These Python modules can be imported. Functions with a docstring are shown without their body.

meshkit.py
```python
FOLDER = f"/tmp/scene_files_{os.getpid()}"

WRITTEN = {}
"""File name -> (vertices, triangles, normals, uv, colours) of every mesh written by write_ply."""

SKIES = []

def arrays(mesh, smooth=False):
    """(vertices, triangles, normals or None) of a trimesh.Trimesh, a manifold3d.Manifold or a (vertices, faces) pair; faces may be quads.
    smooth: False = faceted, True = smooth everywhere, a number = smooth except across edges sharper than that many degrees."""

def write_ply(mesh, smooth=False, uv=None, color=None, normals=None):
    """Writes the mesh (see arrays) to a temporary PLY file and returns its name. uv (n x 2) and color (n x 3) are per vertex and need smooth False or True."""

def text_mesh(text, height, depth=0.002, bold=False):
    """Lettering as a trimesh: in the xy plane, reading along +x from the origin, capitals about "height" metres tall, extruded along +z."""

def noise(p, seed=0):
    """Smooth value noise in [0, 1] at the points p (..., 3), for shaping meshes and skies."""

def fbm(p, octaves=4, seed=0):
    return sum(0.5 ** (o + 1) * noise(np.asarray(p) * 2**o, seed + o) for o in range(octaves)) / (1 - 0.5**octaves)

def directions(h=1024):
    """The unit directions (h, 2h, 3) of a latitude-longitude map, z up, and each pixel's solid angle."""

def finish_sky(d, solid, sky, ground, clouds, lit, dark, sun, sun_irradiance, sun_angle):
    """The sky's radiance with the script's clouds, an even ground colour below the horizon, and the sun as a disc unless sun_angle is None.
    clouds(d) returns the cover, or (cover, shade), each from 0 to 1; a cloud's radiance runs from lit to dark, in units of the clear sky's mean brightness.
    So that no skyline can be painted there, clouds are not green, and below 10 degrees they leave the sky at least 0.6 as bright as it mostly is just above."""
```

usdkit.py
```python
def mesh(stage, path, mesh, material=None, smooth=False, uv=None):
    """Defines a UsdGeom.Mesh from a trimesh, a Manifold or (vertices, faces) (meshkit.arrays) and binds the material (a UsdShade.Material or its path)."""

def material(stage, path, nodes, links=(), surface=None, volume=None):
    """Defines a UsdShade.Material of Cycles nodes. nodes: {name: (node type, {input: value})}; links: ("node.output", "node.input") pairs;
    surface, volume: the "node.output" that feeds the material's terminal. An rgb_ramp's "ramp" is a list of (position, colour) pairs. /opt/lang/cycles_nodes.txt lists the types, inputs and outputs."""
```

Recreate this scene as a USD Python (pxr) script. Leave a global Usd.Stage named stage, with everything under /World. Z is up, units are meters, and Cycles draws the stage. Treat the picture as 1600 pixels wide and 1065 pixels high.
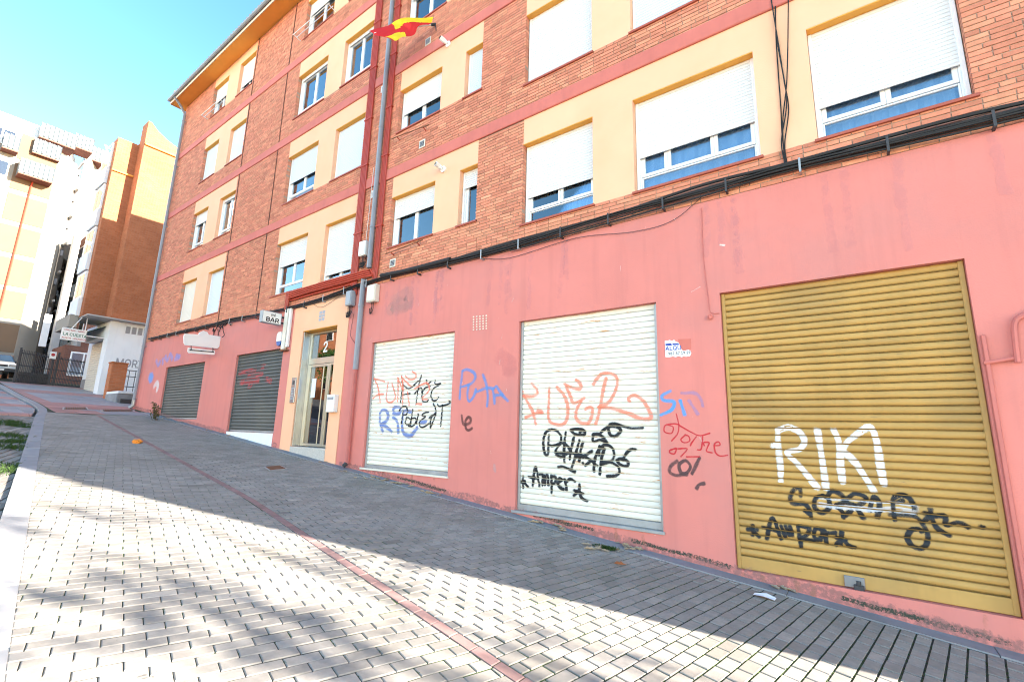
import math, random
import numpy as np, trimesh, usdkit, meshkit
from shapely.geometry import Polygon, LineString, box as sbox
from shapely.ops import unary_union
from pxr import Usd, UsdGeom, UsdLux, UsdShade, Gf, Sdf, Vt

stage = Usd.Stage.CreateInMemory()
UsdGeom.SetStageUpAxis(stage, 'Z'); UsdGeom.SetStageMetersPerUnit(stage, 1.0)
UsdGeom.Xform.Define(stage, '/World'); UsdGeom.Scope.Define(stage, '/World/Looks')
T_ = Sdf.ValueTypeNames

# ------------------------------------------------------------------ camera (eye at the origin, facade plane at y = 6.4)
FPX = 733.65; YAW, PITCH, ROLL = math.radians(36.313), math.radians(10.9707), math.radians(1.5007)
EXPOSURE = 2.6
def camera_axes():
    cy, sy, cp, sp = math.cos(YAW), math.sin(YAW), math.cos(PITCH), math.sin(PITCH)
    fwd = np.array([-sy * cp, cy * cp, sp]); right = np.array([cy, sy, 0.0]); up = np.cross(right, fwd)
    cr, sr = math.cos(ROLL), math.sin(ROLL)
    return cr * right + sr * up, -sr * right + cr * up, fwd
CR, CU, CF = camera_axes()
cam = UsdGeom.Camera.Define(stage, '/World/camera')
cam.CreateHorizontalApertureAttr(36.0); cam.CreateVerticalApertureAttr(36.0 * 681 / 1024)
cam.CreateFocalLengthAttr(FPX / 1600 * 36.0); cam.CreateClippingRangeAttr((0.05, 20000.0))
cam.CreateExposureAttr(EXPOSURE)
mt = Gf.Matrix4d(1.0)
for i, a in enumerate((CR, CU, -CF)):
    mt.SetRow(i, Gf.Vec4d(*map(float, a), 0.0))
UsdGeom.Xformable(cam).AddTransformOp().Set(mt)

# ------------------------------------------------------------------ sky and sun
SUN_EL = math.radians(18.5)
sun_h = np.array([0.95, 0.318]); sun_h /= np.linalg.norm(sun_h)
SUN = np.array([sun_h[0] * math.cos(SUN_EL), sun_h[1] * math.cos(SUN_EL), math.sin(SUN_EL)])
sky_m = usdkit.material(stage, '/World/Looks/sky', {
    'sky': ('sky_texture', {'sky_type': 'single_scattering', 'sun_disc': False, 'sun_elevation': SUN_EL,
                            'sun_rotation': math.atan2(SUN[0], SUN[1]), 'altitude': 800.0, 'air_density': 1.0, 'aerosol_density': 0.25, 'ozone_density': 1.0}),
    'bg': ('background_shader', {'strength': 0.13}), 'hs': ('hsv', {'saturation': 1.33}), 'wb': ('mix_color', {'blend_type': 'multiply', 'fac': 1.0, 'b': (1.28, 1.0, 0.80), 'use_clamp': False})}, [('sky.color', 'hs.color'), ('hs.color', 'wb.a'), ('wb.result', 'bg.color')], surface='bg.background')
dome = UsdLux.DomeLight.Define(stage, '/World/sky')
UsdShade.MaterialBindingAPI.Apply(dome.GetPrim()).Bind(sky_m)
dome.GetPrim().SetCustomDataByKey('kind', 'structure')
sun = UsdLux.DistantLight.Define(stage, '/World/sun')
sun.CreateIntensityAttr(1.25); sun.CreateAngleAttr(0.5); sun.CreateNormalizeAttr(True); sun.CreateColorAttr(Gf.Vec3f(1.0, 0.90, 0.76))
z_ = Gf.Vec3d(*map(float, SUN)); x_ = Gf.Cross(Gf.Vec3d(0, 0, 1), z_).GetNormalized(); y_ = Gf.Cross(z_, x_)
ml = Gf.Matrix4d(1.0)
for i, a in enumerate((x_, y_, z_)):
    ml.SetRow(i, Gf.Vec4d(a[0], a[1], a[2], 0.0))
UsdGeom.Xformable(sun).AddTransformOp().Set(ml)

# ------------------------------------------------------------------ helpers
rng = np.random.default_rng(7)
def ray(u, v): return (u - 800) / FPX * CR - (v - 532.5) / FPX * CU + CF
def on_y(u, v, y=6.4): d = ray(u, v); return d * y / d[1]
def on_x(u, v, x): d = ray(u, v); return d * x / d[0]
def G(x, y):                                                    # the sloping street
    x = np.asarray(x, float); y = np.asarray(y, float)
    xs = np.where(x < -45, -45 + (x + 45) * 0.3, np.where(x > 40, 40 + (x - 40) * 0.1, x))
    return -1.72 - 0.0965 * xs - 0.02 * (np.clip(y, -12, 30) - 6.4)
def on_g(u, v):
    d = ray(u, v); t = (-1.72 + 0.02 * 6.4) / (d[2] + 0.0965 * d[0] + 0.02 * d[1]); return d * t
def in_view(p):
    p = np.atleast_2d(p); w = p @ CF
    u = 800 + FPX * (p @ CR) / np.maximum(w, 1e-6); v = 532.5 - FPX * (p @ CU) / np.maximum(w, 1e-6)
    return (w > 0.1) & (u > -20) & (u < 1620) & (v > -20) & (v < 1085)

_used = {}
def numbered(parent, name):
    k = (parent, name); n = _used.get(k, 0); _used[k] = n + 1
    return name if n == 0 else f'{name}_{n:03d}'
def ppath(p): return '/World' if p is None else str(p.GetPath())
def obj(name, mesh, mat, parent=None, smooth=False, tone=None, cov=None, label=None, kind=None):
    pp = ppath(parent); path = f'{pp}/{numbered(pp, name)}'
    if isinstance(mesh, MB): mesh = mesh.out()
    if tone is None and mat in TONED: tone = np.ones(len(mesh[0]))
    m = usdkit.mesh(stage, path, mesh, M[mat], smooth=smooth)
    for key, val in (('tone', tone), ('cov', cov)):
        if val is not None:
            UsdGeom.PrimvarsAPI(m).CreatePrimvar(key, T_.FloatArray, 'vertex').Set(Vt.FloatArray.FromNumpy(np.asarray(val, np.float32)))
    p = m.GetPrim()
    if label: p.SetCustomDataByKey('label', label)
    if kind: p.SetCustomDataByKey('kind', kind)
    return p
def tag(p, label, cat, group=None, kind=None):
    p.SetCustomDataByKey('label', label); p.SetCustomDataByKey('category', cat)
    if group: p.SetCustomDataByKey('group', group)
    if kind: p.SetCustomDataByKey('kind', kind)
    return p
def thing(name, label, cat, group=None, loc=None, rotz=0.0):
    x = UsdGeom.Xform.Define(stage, '/World/' + numbered('/World', name))
    if loc is not None: x.AddTranslateOp().Set(Gf.Vec3d(*map(float, loc)))
    if rotz: x.AddRotateZOp().Set(math.degrees(rotz))
    return tag(x.GetPrim(), label, cat, group)
def struct(name, mesh, mat, **k):
    p = obj(name, mesh, mat, **k); p.SetCustomDataByKey('kind', 'structure'); return p

BOXF = np.array([[0, 2, 1], [0, 3, 2], [4, 5, 6], [4, 6, 7], [0, 1, 5], [0, 5, 4], [1, 2, 6], [1, 6, 5], [2, 3, 7], [2, 7, 6], [3, 0, 4], [3, 4, 7]])
def box_va(x0, x1, y0, y1, z0, z1):
    return np.array([[x0, y0, z0], [x1, y0, z0], [x1, y1, z0], [x0, y1, z0], [x0, y0, z1], [x1, y0, z1], [x1, y1, z1], [x0, y1, z1]], float)
class MB:
    """Collects simple solids into one mesh."""
    def __init__(s): s.v, s.f, s.n = [], [], 0
    def add(s, v, f):
        v = np.asarray(v, float); f = np.asarray(f, int)
        if f.shape[1] == 4: f = np.vstack([f[:, [0, 1, 2]], f[:, [0, 2, 3]]])
        s.v.append(v); s.f.append(f + s.n); s.n += len(v); return s
    def tm(s, m): return s.add(m.vertices, m.faces)
    def box(s, x0, x1, y0, y1, z0, z1): return s.add(box_va(min(x0, x1), max(x0, x1), min(y0, y1), max(y0, y1), min(z0, z1), max(z0, z1)), BOXF)
    def bbox(s, x0, x1, y0, y1, z0, z1, b=0.006):                 # box with chamfered edges
        c = np.array([(x0 + x1) / 2, (y0 + y1) / 2, (z0 + z1) / 2]); h = np.abs(np.array([x1 - x0, y1 - y0, z1 - z0])) / 2
        b = min(b, *(h * 0.45)); pts = []
        for sx in (-1, 1):
            for sy in (-1, 1):
                for sz in (-1, 1):
                    q = np.array([sx, sy, sz]) * h
                    for k in range(3):
                        d = np.array([sx, sy, sz]) * b; d[k] = 0; pts.append(c + q - d)
        return s.tm(trimesh.convex.convex_hull(np.array(pts)))
    def prism(s, poly2, f3, depth):                               # closed polygon through a mapping (a, b, h) -> xyz
        for g in getattr(poly2, 'geoms', [poly2]):
            if g.area < 1e-9: continue
            m = trimesh.creation.extrude_polygon(g, depth, engine='earcut'); v = f3(np.array(m.vertices)); t = trimesh.Trimesh(v, m.faces, process=False)
            if t.volume < 0: t.invert()
            s.tm(t)
        return s
    def xz(s, poly, y0, y1):                                      # polygon in (x, z), between two y
        return s.prism(poly, lambda p: np.stack([p[:, 0], y1 - p[:, 2], p[:, 1]], 1), y1 - y0)
    def yz(s, poly, x0, x1):
        return s.prism(poly, lambda p: np.stack([x0 + p[:, 2], p[:, 0], p[:, 1]], 1), x1 - x0)
    def xy(s, poly, z0, z1):
        return s.prism(poly, lambda p: np.stack([p[:, 0], p[:, 1], z0 + p[:, 2]], 1), z1 - z0)
    def tube(s, pts, r, sides=8, caps=True):
        p = np.asarray(pts, float); r = np.broadcast_to(np.asarray(r, float), (len(p),))
        t = np.gradient(p, axis=0); t /= np.linalg.norm(t, axis=1, keepdims=True) + 1e-12
        ref = np.array([0.31, 0.2, 0.93]) if np.abs(t[:, 2]).mean() < 0.7 else np.array([0.9, 0.4, 0.1])
        a = np.cross(t, ref); a /= np.linalg.norm(a, axis=1, keepdims=True) + 1e-12; b = np.cross(t, a)
        ang = np.arange(sides) * 2 * np.pi / sides
        v = (p[:, None] + r[:, None, None] * (np.cos(ang)[None, :, None] * a[:, None] + np.sin(ang)[None, :, None] * b[:, None])).reshape(-1, 3)
        i, j = np.meshgrid(np.arange(len(p) - 1), np.arange(sides), indexing='ij')
        f = np.stack([i * sides + j, i * sides + (j + 1) % sides, (i + 1) * sides + (j + 1) % sides, (i + 1) * sides + j], -1).reshape(-1, 4)
        f = np.vstack([f[:, [0, 1, 2]], f[:, [0, 2, 3]]])
        if caps:
            n = len(v); v = np.vstack([v, p[:1], p[-1:]]); e = (len(p) - 1) * sides; k = np.arange(sides)
            f = np.vstack([f, np.stack([np.full(sides, n), (k + 1) % sides, k], 1), np.stack([np.full(sides, n + 1), e + k, e + (k + 1) % sides], 1)])
        return s.add(v, f)
    def out(s): return np.vstack(s.v), np.vstack(s.f)
def rect(x0, x1, z0, z1): return sbox(min(x0, x1), min(z0, z1), max(x0, x1), max(z0, z1))
def smooth_line(pts, step=0.02):
    p = np.asarray(pts, float)
    if len(p) < 3: 
        n = max(2, int(np.linalg.norm(p[-1] - p[0]) / step)); return p[0] + (p[-1] - p[0]) * np.linspace(0, 1, n + 1)[:, None]
    q = np.vstack([2 * p[0] - p[1], p, 2 * p[-1] - p[-2]]); out = []
    for i in range(1, len(q) - 2):
        n = max(2, int(np.linalg.norm(q[i + 1] - q[i]) / step)); t = np.linspace(0, 1, n, endpoint=False)[:, None]
        out.append(0.5 * (2 * q[i] + (q[i + 1] - q[i - 1]) * t + (2 * q[i - 1] - 5 * q[i] + 4 * q[i + 1] - q[i + 2]) * t**2 + (3 * q[i] - q[i - 1] - 3 * q[i + 1] + q[i + 2]) * t**3))
    return np.vstack(out + [p[-1:]])

# ------------------------------------------------------------------ materials
M = {}; TONED = set()
def mat(name, base, rough=0.8, var=0.12, scale=1.5, bump=0.0, bscale=120.0, metallic=0.0, tone=False, spec=0.3, streak=0.0, chips=None, detail=6, second=None, sscale=0.6, samt=0.5, island=0.0, coat=0.0):
    """Base colour with noise variation; optional attribute tone, vertical streaks, chips of another colour, a second colour in large patches."""
    b = np.array(base, float); N, L = {}, []
    N['geo'] = ('geometry', {}); N['tc'] = ('texture_coordinate', {})
    N['n1'] = ('noise_texture', {'scale': scale, 'detail': detail, 'roughness': 0.62}); L.append(('geo.position', 'n1.vector'))
    N['r1'] = ('rgb_ramp', {'ramp': [(0.25, tuple(b * (1 - var))), (0.5, tuple(b)), (0.75, tuple(np.minimum(b * (1 + var), 0.95)))]}); L.append(('n1.fac', 'r1.fac'))
    cur = 'r1.color'; k = 0
    def mix(fac, col, blend='mix', amount=None):
        nonlocal cur, k
        k += 1; n = f'mx{k}'; inp = {'blend_type': blend}
        if isinstance(col, tuple): inp['b'] = col
        if amount is not None: inp['fac'] = amount
        N[n] = ('mix_color', inp); L.append((cur, n + '.a'))
        if not isinstance(col, tuple): L.append((col, n + '.b'))
        if fac: L.append((fac, n + '.fac'))
        cur = n + '.result'
    if second is not None:
        N['n2'] = ('noise_texture', {'scale': sscale, 'detail': 5.0, 'roughness': 0.6}); L.append(('geo.position', 'n2.vector'))
        N['r2'] = ('map_range', {'from_min': 0.48, 'from_max': 0.66, 'to_min': 0.0, 'to_max': samt, 'clamp': True}); L.append(('n2.fac', 'r2.value'))
        mix('r2.result', tuple(second))
    if streak:
        N['mp'] = ('mapping', {'scale': (5.0, 5.0, 0.35)}); L.append(('geo.position', 'mp.vector'))
        N['n3'] = ('noise_texture', {'scale': 1.0, 'detail': 5.0, 'roughness': 0.6}); L.append(('mp.vector', 'n3.vector'))
        N['r3'] = ('map_range', {'from_min': 0.5, 'from_max': 0.72, 'to_min': 0.0, 'to_max': streak, 'clamp': True}); L.append(('n3.fac', 'r3.value'))
        mix('r3.result', tuple(b * np.array([0.6, 0.62, 0.66])))
    if chips is not None:
        N['n4'] = ('noise_texture', {'scale': chips[1], 'detail': 4.0, 'roughness': 0.7}); N['m4'] = ('mapping', {'scale': chips[3] if len(chips) > 3 else (1.0, 1.0, 1.0)}); L += [('geo.position', 'm4.vector'), ('m4.vector', 'n4.vector')]
        N['r4'] = ('map_range', {'from_min': chips[2], 'from_max': chips[2] + 0.02, 'to_min': 0.0, 'to_max': 0.85, 'clamp': True}); L.append(('n4.fac', 'r4.value'))
        mix('r4.result', tuple(chips[0]))
    if tone:
        TONED.add(name); N['at'] = ('attribute', {'attribute': 'tone'}); mix(None, 'at.color', 'multiply', 1.0)
    if island:
        N['ri'] = ('rgb_ramp', {'ramp': [(0.0, (1 - island,) * 3), (1.0, (1 + island,) * 3)]}); L.append(('geo.random_per_island', 'ri.fac')); mix(None, 'ri.color', 'multiply', 1.0)
    N['p'] = ('principled_bsdf', {'roughness': rough, 'metallic': metallic, 'specular_ior_level': spec, 'coat_weight': coat}); L.append((cur, 'p.base_color'))
    if bump:
        N['nb'] = ('noise_texture', {'scale': bscale, 'detail': 4.0, 'roughness': 0.6}); L.append(('geo.position', 'nb.vector'))
        N['bp'] = ('bump', {'strength': 0.6, 'distance': bump}); L += [('nb.fac', 'bp.height'), ('bp.normal', 'p.normal')]
    M[name] = usdkit.material(stage, '/World/Looks/' + name, N, L, surface='p.BSDF')

def paint(name, color, strength=0.9, z0=None, pitch=None, gap=0.16, fuzz=60.0, amp=0.22):
    """Spray paint: the stroke's own cover (primvar cov) fades to nothing at the edge; it misses the grooves of a slatted shutter."""
    N = {'geo': ('geometry', {}), 'at': ('attribute', {'attribute': 'cov'}), 'n': ('noise_texture', {'scale': fuzz, 'detail': 3.0, 'roughness': 0.7}),
         'mr': ('map_range', {'from_min': 0.25, 'from_max': 0.75, 'to_min': -amp, 'to_max': amp}), 'ad': ('math', {'math_type': 'add'}),
         'cl': ('map_range', {'from_min': 0.2, 'from_max': 0.8, 'to_min': 0.0, 'to_max': strength, 'clamp': True}),
         't': ('transparent_bsdf', {}), 'p': ('principled_bsdf', {'base_color': color, 'roughness': 0.6, 'specular_ior_level': 0.25}), 'm': ('mix_closure', {})}
    L = [('geo.position', 'n.vector'), ('n.fac', 'mr.value'), ('at.fac', 'ad.value1'), ('mr.result', 'ad.value2'), ('ad.value', 'cl.value'), ('t.BSDF', 'm.closure1'), ('p.BSDF', 'm.closure2')]
    out = 'cl.result'
    if pitch:
        N['sx'] = ('separate_xyz', {}); N['s'] = ('math', {'math_type': 'subtract', 'value2': z0}); N['d'] = ('math', {'math_type': 'divide', 'value2': pitch}); N['fr'] = ('math', {'math_type': 'fraction'})
        N['gt'] = ('math', {'math_type': 'greater_than', 'value2': gap}); N['mu'] = ('math', {'math_type': 'multiply'})
        L += [('geo.position', 'sx.vector'), ('sx.z', 's.value1'), ('s.value', 'd.value1'), ('d.value', 'fr.value1'), ('fr.value', 'gt.value1'), ('gt.value', 'mu.value1'), (out, 'mu.value2')]; out = 'mu.value'
    L.append((out, 'm.fac'))
    M[name] = usdkit.material(stage, '/World/Looks/' + name, N, L, surface='m.closure')

def glass(name, tint=(0.75, 0.85, 0.95), boost=1.0, rough=0.0):
    N = {'f': ('fresnel', {'IOR': 1.55}), 'k': ('math', {'math_type': 'multiply_add', 'value2': 1.6 * boost, 'value3': 0.06 * boost, 'use_clamp': True}), 'nz': ('noise_texture', {'scale': 1.3, 'detail': 1.0}), 'geo': ('geometry', {}),
         'b': ('bump', {'strength': 0.25, 'distance': 0.004}), 't': ('transparent_bsdf', {'color': tint}), 'g': ('glossy_bsdf', {'color': (0.92, 0.96, 1.0), 'roughness': rough}), 'm': ('mix_closure', {})}
    M[name] = usdkit.material(stage, '/World/Looks/' + name, N, [('f.fac', 'k.value1'), ('geo.position', 'nz.vector'), ('nz.fac', 'b.height'), ('b.normal', 'g.normal'), ('k.value', 'm.fac'), ('t.BSDF', 'm.closure1'), ('g.BSDF', 'm.closure2')], surface='m.closure')

PINK = (0.60, 0.205, 0.178)
mat('pink_plaster', PINK, 0.85, 0.07, 0.9, bump=0.004, bscale=60, streak=0.22, chips=((0.72, 0.6, 0.55), 9.0, 0.735), second=(0.53, 0.205, 0.185), sscale=0.6, samt=0.8)
mat('peach_render', (0.82, 0.46, 0.29), 0.85, 0.05, 1.2, bump=0.003, bscale=70, second=(0.78, 0.42, 0.25), sscale=0.8, samt=0.6, chips=((0.45, 0.33, 0.25), 6.0, 0.76))
mat('orange_paint', (0.88, 0.42, 0.085), 0.8, 0.06, 2.0, bump=0.002)
mat('red_band', (0.54, 0.155, 0.125), 0.8, 0.1, 2.0, bump=0.003, streak=0.25)
mat('mortar', (0.38, 0.26, 0.20), 0.95, 0.15, 6.0, bump=0.004)
mat('brick', (0.575, 0.21, 0.13), 0.88, 0.16, 14.0, bump=0.004, bscale=90, tone=True)
mat('brick_warm', (0.61, 0.25, 0.15), 0.88, 0.14, 14.0, bump=0.004, bscale=90, tone=True)
mat('white_blind', (0.70, 0.70, 0.695), 0.45, 0.03, 1.0, streak=0.12)
mat('cream_blind', (0.74, 0.69, 0.60), 0.5, 0.03, 1.0)
mat('blue_blind', (0.62, 0.70, 0.80), 0.4, 0.02, 1.0)
mat('white_frame', (0.82, 0.82, 0.82), 0.35, 0.02, 1.0)
mat('sill_tile', (0.36, 0.09, 0.06), 0.5, 0.1, 4.0)
mat('dark_room', (0.035, 0.035, 0.04), 0.95, 0.1)
mat('curtain', (0.62, 0.66, 0.72), 0.9, 0.08, 5.0)
mat('white_shutter', (0.72, 0.71, 0.65), 0.55, 0.04, 1.2, streak=0.0, chips=((0.55, 0.26, 0.08), 2.4, 0.635, (1.0, 1.0, 12.0)), tone=True)
mat('gold_shutter', (0.46, 0.28, 0.09), 0.5, 0.10, 2.5, tone=True, second=(0.34, 0.22, 0.085), sscale=1.1, samt=0.6, streak=0.25, chips=((0.25, 0.16, 0.08), 4.0, 0.68, (1.0, 1.0, 6.0)))
mat('grey_shutter', (0.085, 0.09, 0.09), 0.5, 0.14, 2.2, tone=True, second=(0.12, 0.12, 0.11), sscale=1.5, samt=0.7)
mat('galvanised', (0.36, 0.37, 0.38), 0.4, 0.15, 5.0, metallic=0.5)
mat('dark_metal', (0.05, 0.05, 0.055), 0.5, 0.2, 5.0)
mat('steel', (0.42, 0.44, 0.48), 0.25, 0.08, 3.0, metallic=0.9)
mat('brass_frame', (0.50, 0.46, 0.38), 0.3, 0.08, 3.0, metallic=0.7)
mat('red_conduit', (0.42, 0.055, 0.03), 0.45, 0.12, 4.0)
mat('pink_conduit', (0.50, 0.15, 0.13), 0.6, 0.1, 4.0)
mat('grey_pipe', (0.27, 0.29, 0.33), 0.4, 0.1, 3.0)
mat('black_cable', (0.02, 0.02, 0.022), 0.6, 0.2, 20.0)
mat('cream_box', (0.66, 0.62, 0.54), 0.5, 0.06, 5.0)
mat('grey_box', (0.33, 0.36, 0.40), 0.5, 0.06, 5.0)
mat('white_plastic', (0.78, 0.78, 0.76), 0.4, 0.03, 3.0)
mat('blue_plastic', (0.03, 0.10, 0.33), 0.35, 0.05, 3.0)
mat('flag_red', (0.62, 0.02, 0.02), 0.75, 0.06, 4.0)
mat('flag_yellow', (0.80, 0.58, 0.02), 0.75, 0.06, 4.0)
mat('black_ink', (0.02, 0.02, 0.022), 0.6, 0.05, 3.0)
mat('white_ink', (0.8, 0.8, 0.78), 0.6, 0.03, 3.0)
mat('blue_ink', (0.03, 0.06, 0.32), 0.6, 0.05, 3.0)
mat('green_ink', (0.02, 0.16, 0.10), 0.6, 0.05, 3.0)
mat('red_ink', (0.42, 0.04, 0.05), 0.6, 0.05, 3.0)
mat('grey_ink', (0.30, 0.31, 0.34), 0.7, 0.05, 3.0)
mat('terrazzo', (0.46, 0.44, 0.41), 0.6, 0.35, 60.0, detail=3)
mat('paver', (0.295, 0.275, 0.25), 0.85, 0.16, 18.0, bump=0.003, bscale=220, tone=True, second=(0.225, 0.21, 0.185), sscale=0.9, samt=0.75, chips=((0.12, 0.115, 0.11), 5.0, 0.70))
mat('red_paver', (0.28, 0.175, 0.165), 0.85, 0.16, 14.0, bump=0.003, bscale=220, tone=True)
mat('joint_soil', (0.05, 0.05, 0.042), 0.98, 0.3, 9.0, bump=0.01, bscale=60, second=(0.07, 0.12, 0.03), sscale=0.9, samt=0.9)
mat('moss', (0.07, 0.15, 0.025), 0.95, 0.35, 25.0)
mat('concrete', (0.26, 0.265, 0.285), 0.9, 0.14, 4.0, bump=0.004, bscale=80, second=(0.20, 0.20, 0.21), sscale=1.4, samt=0.6)
mat('kerb_stone', (0.30, 0.30, 0.31), 0.85, 0.12, 5.0, bump=0.003, bscale=120, tone=True)
mat('ground_soil', (0.20, 0.19, 0.18), 0.95, 0.2, 0.8, bump=0.01, bscale=30)
mat('asphalt', (0.055, 0.055, 0.058), 0.92, 0.2, 12.0, bump=0.006, bscale=90)
mat('slab', (0.31, 0.30, 0.31), 0.85, 0.12, 6.0, tone=True, bump=0.002)
mat('pink_slab', (0.40, 0.22, 0.20), 0.85, 0.12, 6.0, tone=True, bump=0.002)
mat('roof_tile', (0.34, 0.14, 0.08), 0.85, 0.2, 6.0)
mat('fascia', (0.66, 0.56, 0.46), 0.8, 0.12, 3.0)
mat('white_wall', (0.74, 0.77, 0.80), 0.85, 0.05, 1.0, bump=0.003, streak=0.2)
mat('cream_wall', (0.30, 0.28, 0.245), 0.85, 0.05, 0.8, bump=0.003)
mat('ochre_wall', (0.19, 0.125, 0.08), 0.85, 0.06, 0.8, bump=0.003)
mat('grey_panel', (0.42, 0.41, 0.40), 0.7, 0.06, 2.0)
mat('sheet_metal', (0.15, 0.18, 0.20), 0.45, 0.06, 2.0, metallic=0.2)
mat('dry_leaf', (0.45, 0.35, 0.24), 0.8, 0.3, 20.0)
mat('brown_leaf', (0.34, 0.12, 0.05), 0.8, 0.3, 20.0)
mat('paper', (0.75, 0.77, 0.82), 0.7, 0.06, 10.0)
mat('orange_wrap', (0.75, 0.25, 0.03), 0.5, 0.2, 20.0)
mat('car_paint', (0.62, 0.63, 0.62), 0.25, 0.02, 1.0, coat=0.6)
mat('tyre', (0.02, 0.02, 0.02), 0.9, 0.1, 5.0)
mat('wood_bark', (0.13, 0.095, 0.065), 0.95, 0.3, 8.0, bump=0.02, bscale=25)
mat('rust', (0.20, 0.09, 0.05), 0.9, 0.25, 15.0)
mat('green_cloth', (0.035, 0.085, 0.055), 0.85, 0.1, 4.0)
def far_brick(name, c1, c2, mortar, sx=1.0):
    N = {'geo': ('geometry', {}), 'sp': ('separate_xyz', {}), 'ad': ('math', {'math_type': 'add'}), 'cb': ('combine_xyz', {}),
         'bk': ('brick_texture', {'scale': 1.0, 'brick_width': 0.25, 'row_height': 0.066, 'mortar_size': 0.007, 'color1': c1, 'color2': c2, 'mortar': mortar}),
         'n': ('noise_texture', {'scale': 0.5, 'detail': 5.0}), 'r': ('rgb_ramp', {'ramp': [(0.3, (0.82,) * 3), (0.7, (1.1,) * 3)]}), 'mx': ('mix_color', {'blend_type': 'multiply', 'fac': 1.0}), 'p': ('principled_bsdf', {'roughness': 0.88, 'specular_ior_level': 0.2})}
    M[name] = usdkit.material(stage, '/World/Looks/' + name, N, [('geo.position', 'sp.vector'), ('sp.x', 'ad.value1'), ('sp.y', 'ad.value2'), ('ad.value', 'cb.x'), ('sp.z', 'cb.y'), ('cb.vector', 'bk.vector'), ('geo.position', 'n.vector'), ('n.fac', 'r.fac'), ('bk.color', 'mx.a'), ('r.color', 'mx.b'), ('mx.result', 'p.base_color')], surface='p.BSDF')
far_brick('far_brick', (0.44, 0.155, 0.07), (0.36, 0.115, 0.05), (0.36, 0.18, 0.10))
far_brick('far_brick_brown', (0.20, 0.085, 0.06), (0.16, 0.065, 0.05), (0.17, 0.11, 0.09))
far_brick('opposite_brick', (0.55, 0.19, 0.08), (0.46, 0.14, 0.06), (0.4, 0.2, 0.12))
def leafmat(name, c, c2):
    N = {'geo': ('geometry', {}), 'r': ('rgb_ramp', {'ramp': [(0.0, c), (1.0, c2)]}), 'd': ('principled_bsdf', {'roughness': 0.6, 'specular_ior_level': 0.3}), 't': ('translucent_bsdf', {}), 'm': ('mix_closure', {'fac': 0.35})}
    M[name] = usdkit.material(stage, '/World/Looks/' + name, N, [('geo.random_per_island', 'r.fac'), ('r.color', 'd.base_color'), ('r.color', 't.color'), ('d.BSDF', 'm.closure1'), ('t.BSDF', 'm.closure2')], surface='m.closure')
leafmat('leaf', (0.035, 0.085, 0.015), (0.10, 0.14, 0.03))
leafmat('grass', (0.045, 0.09, 0.02), (0.11, 0.12, 0.045))
leafmat('dry_plant', (0.14, 0.12, 0.05), (0.26, 0.21, 0.10))
glass('pane', boost=1.3); glass('door_glass', (0.22, 0.22, 0.21), 1.35); glass('car_glass', (0.2, 0.25, 0.3), 1.2)
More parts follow.
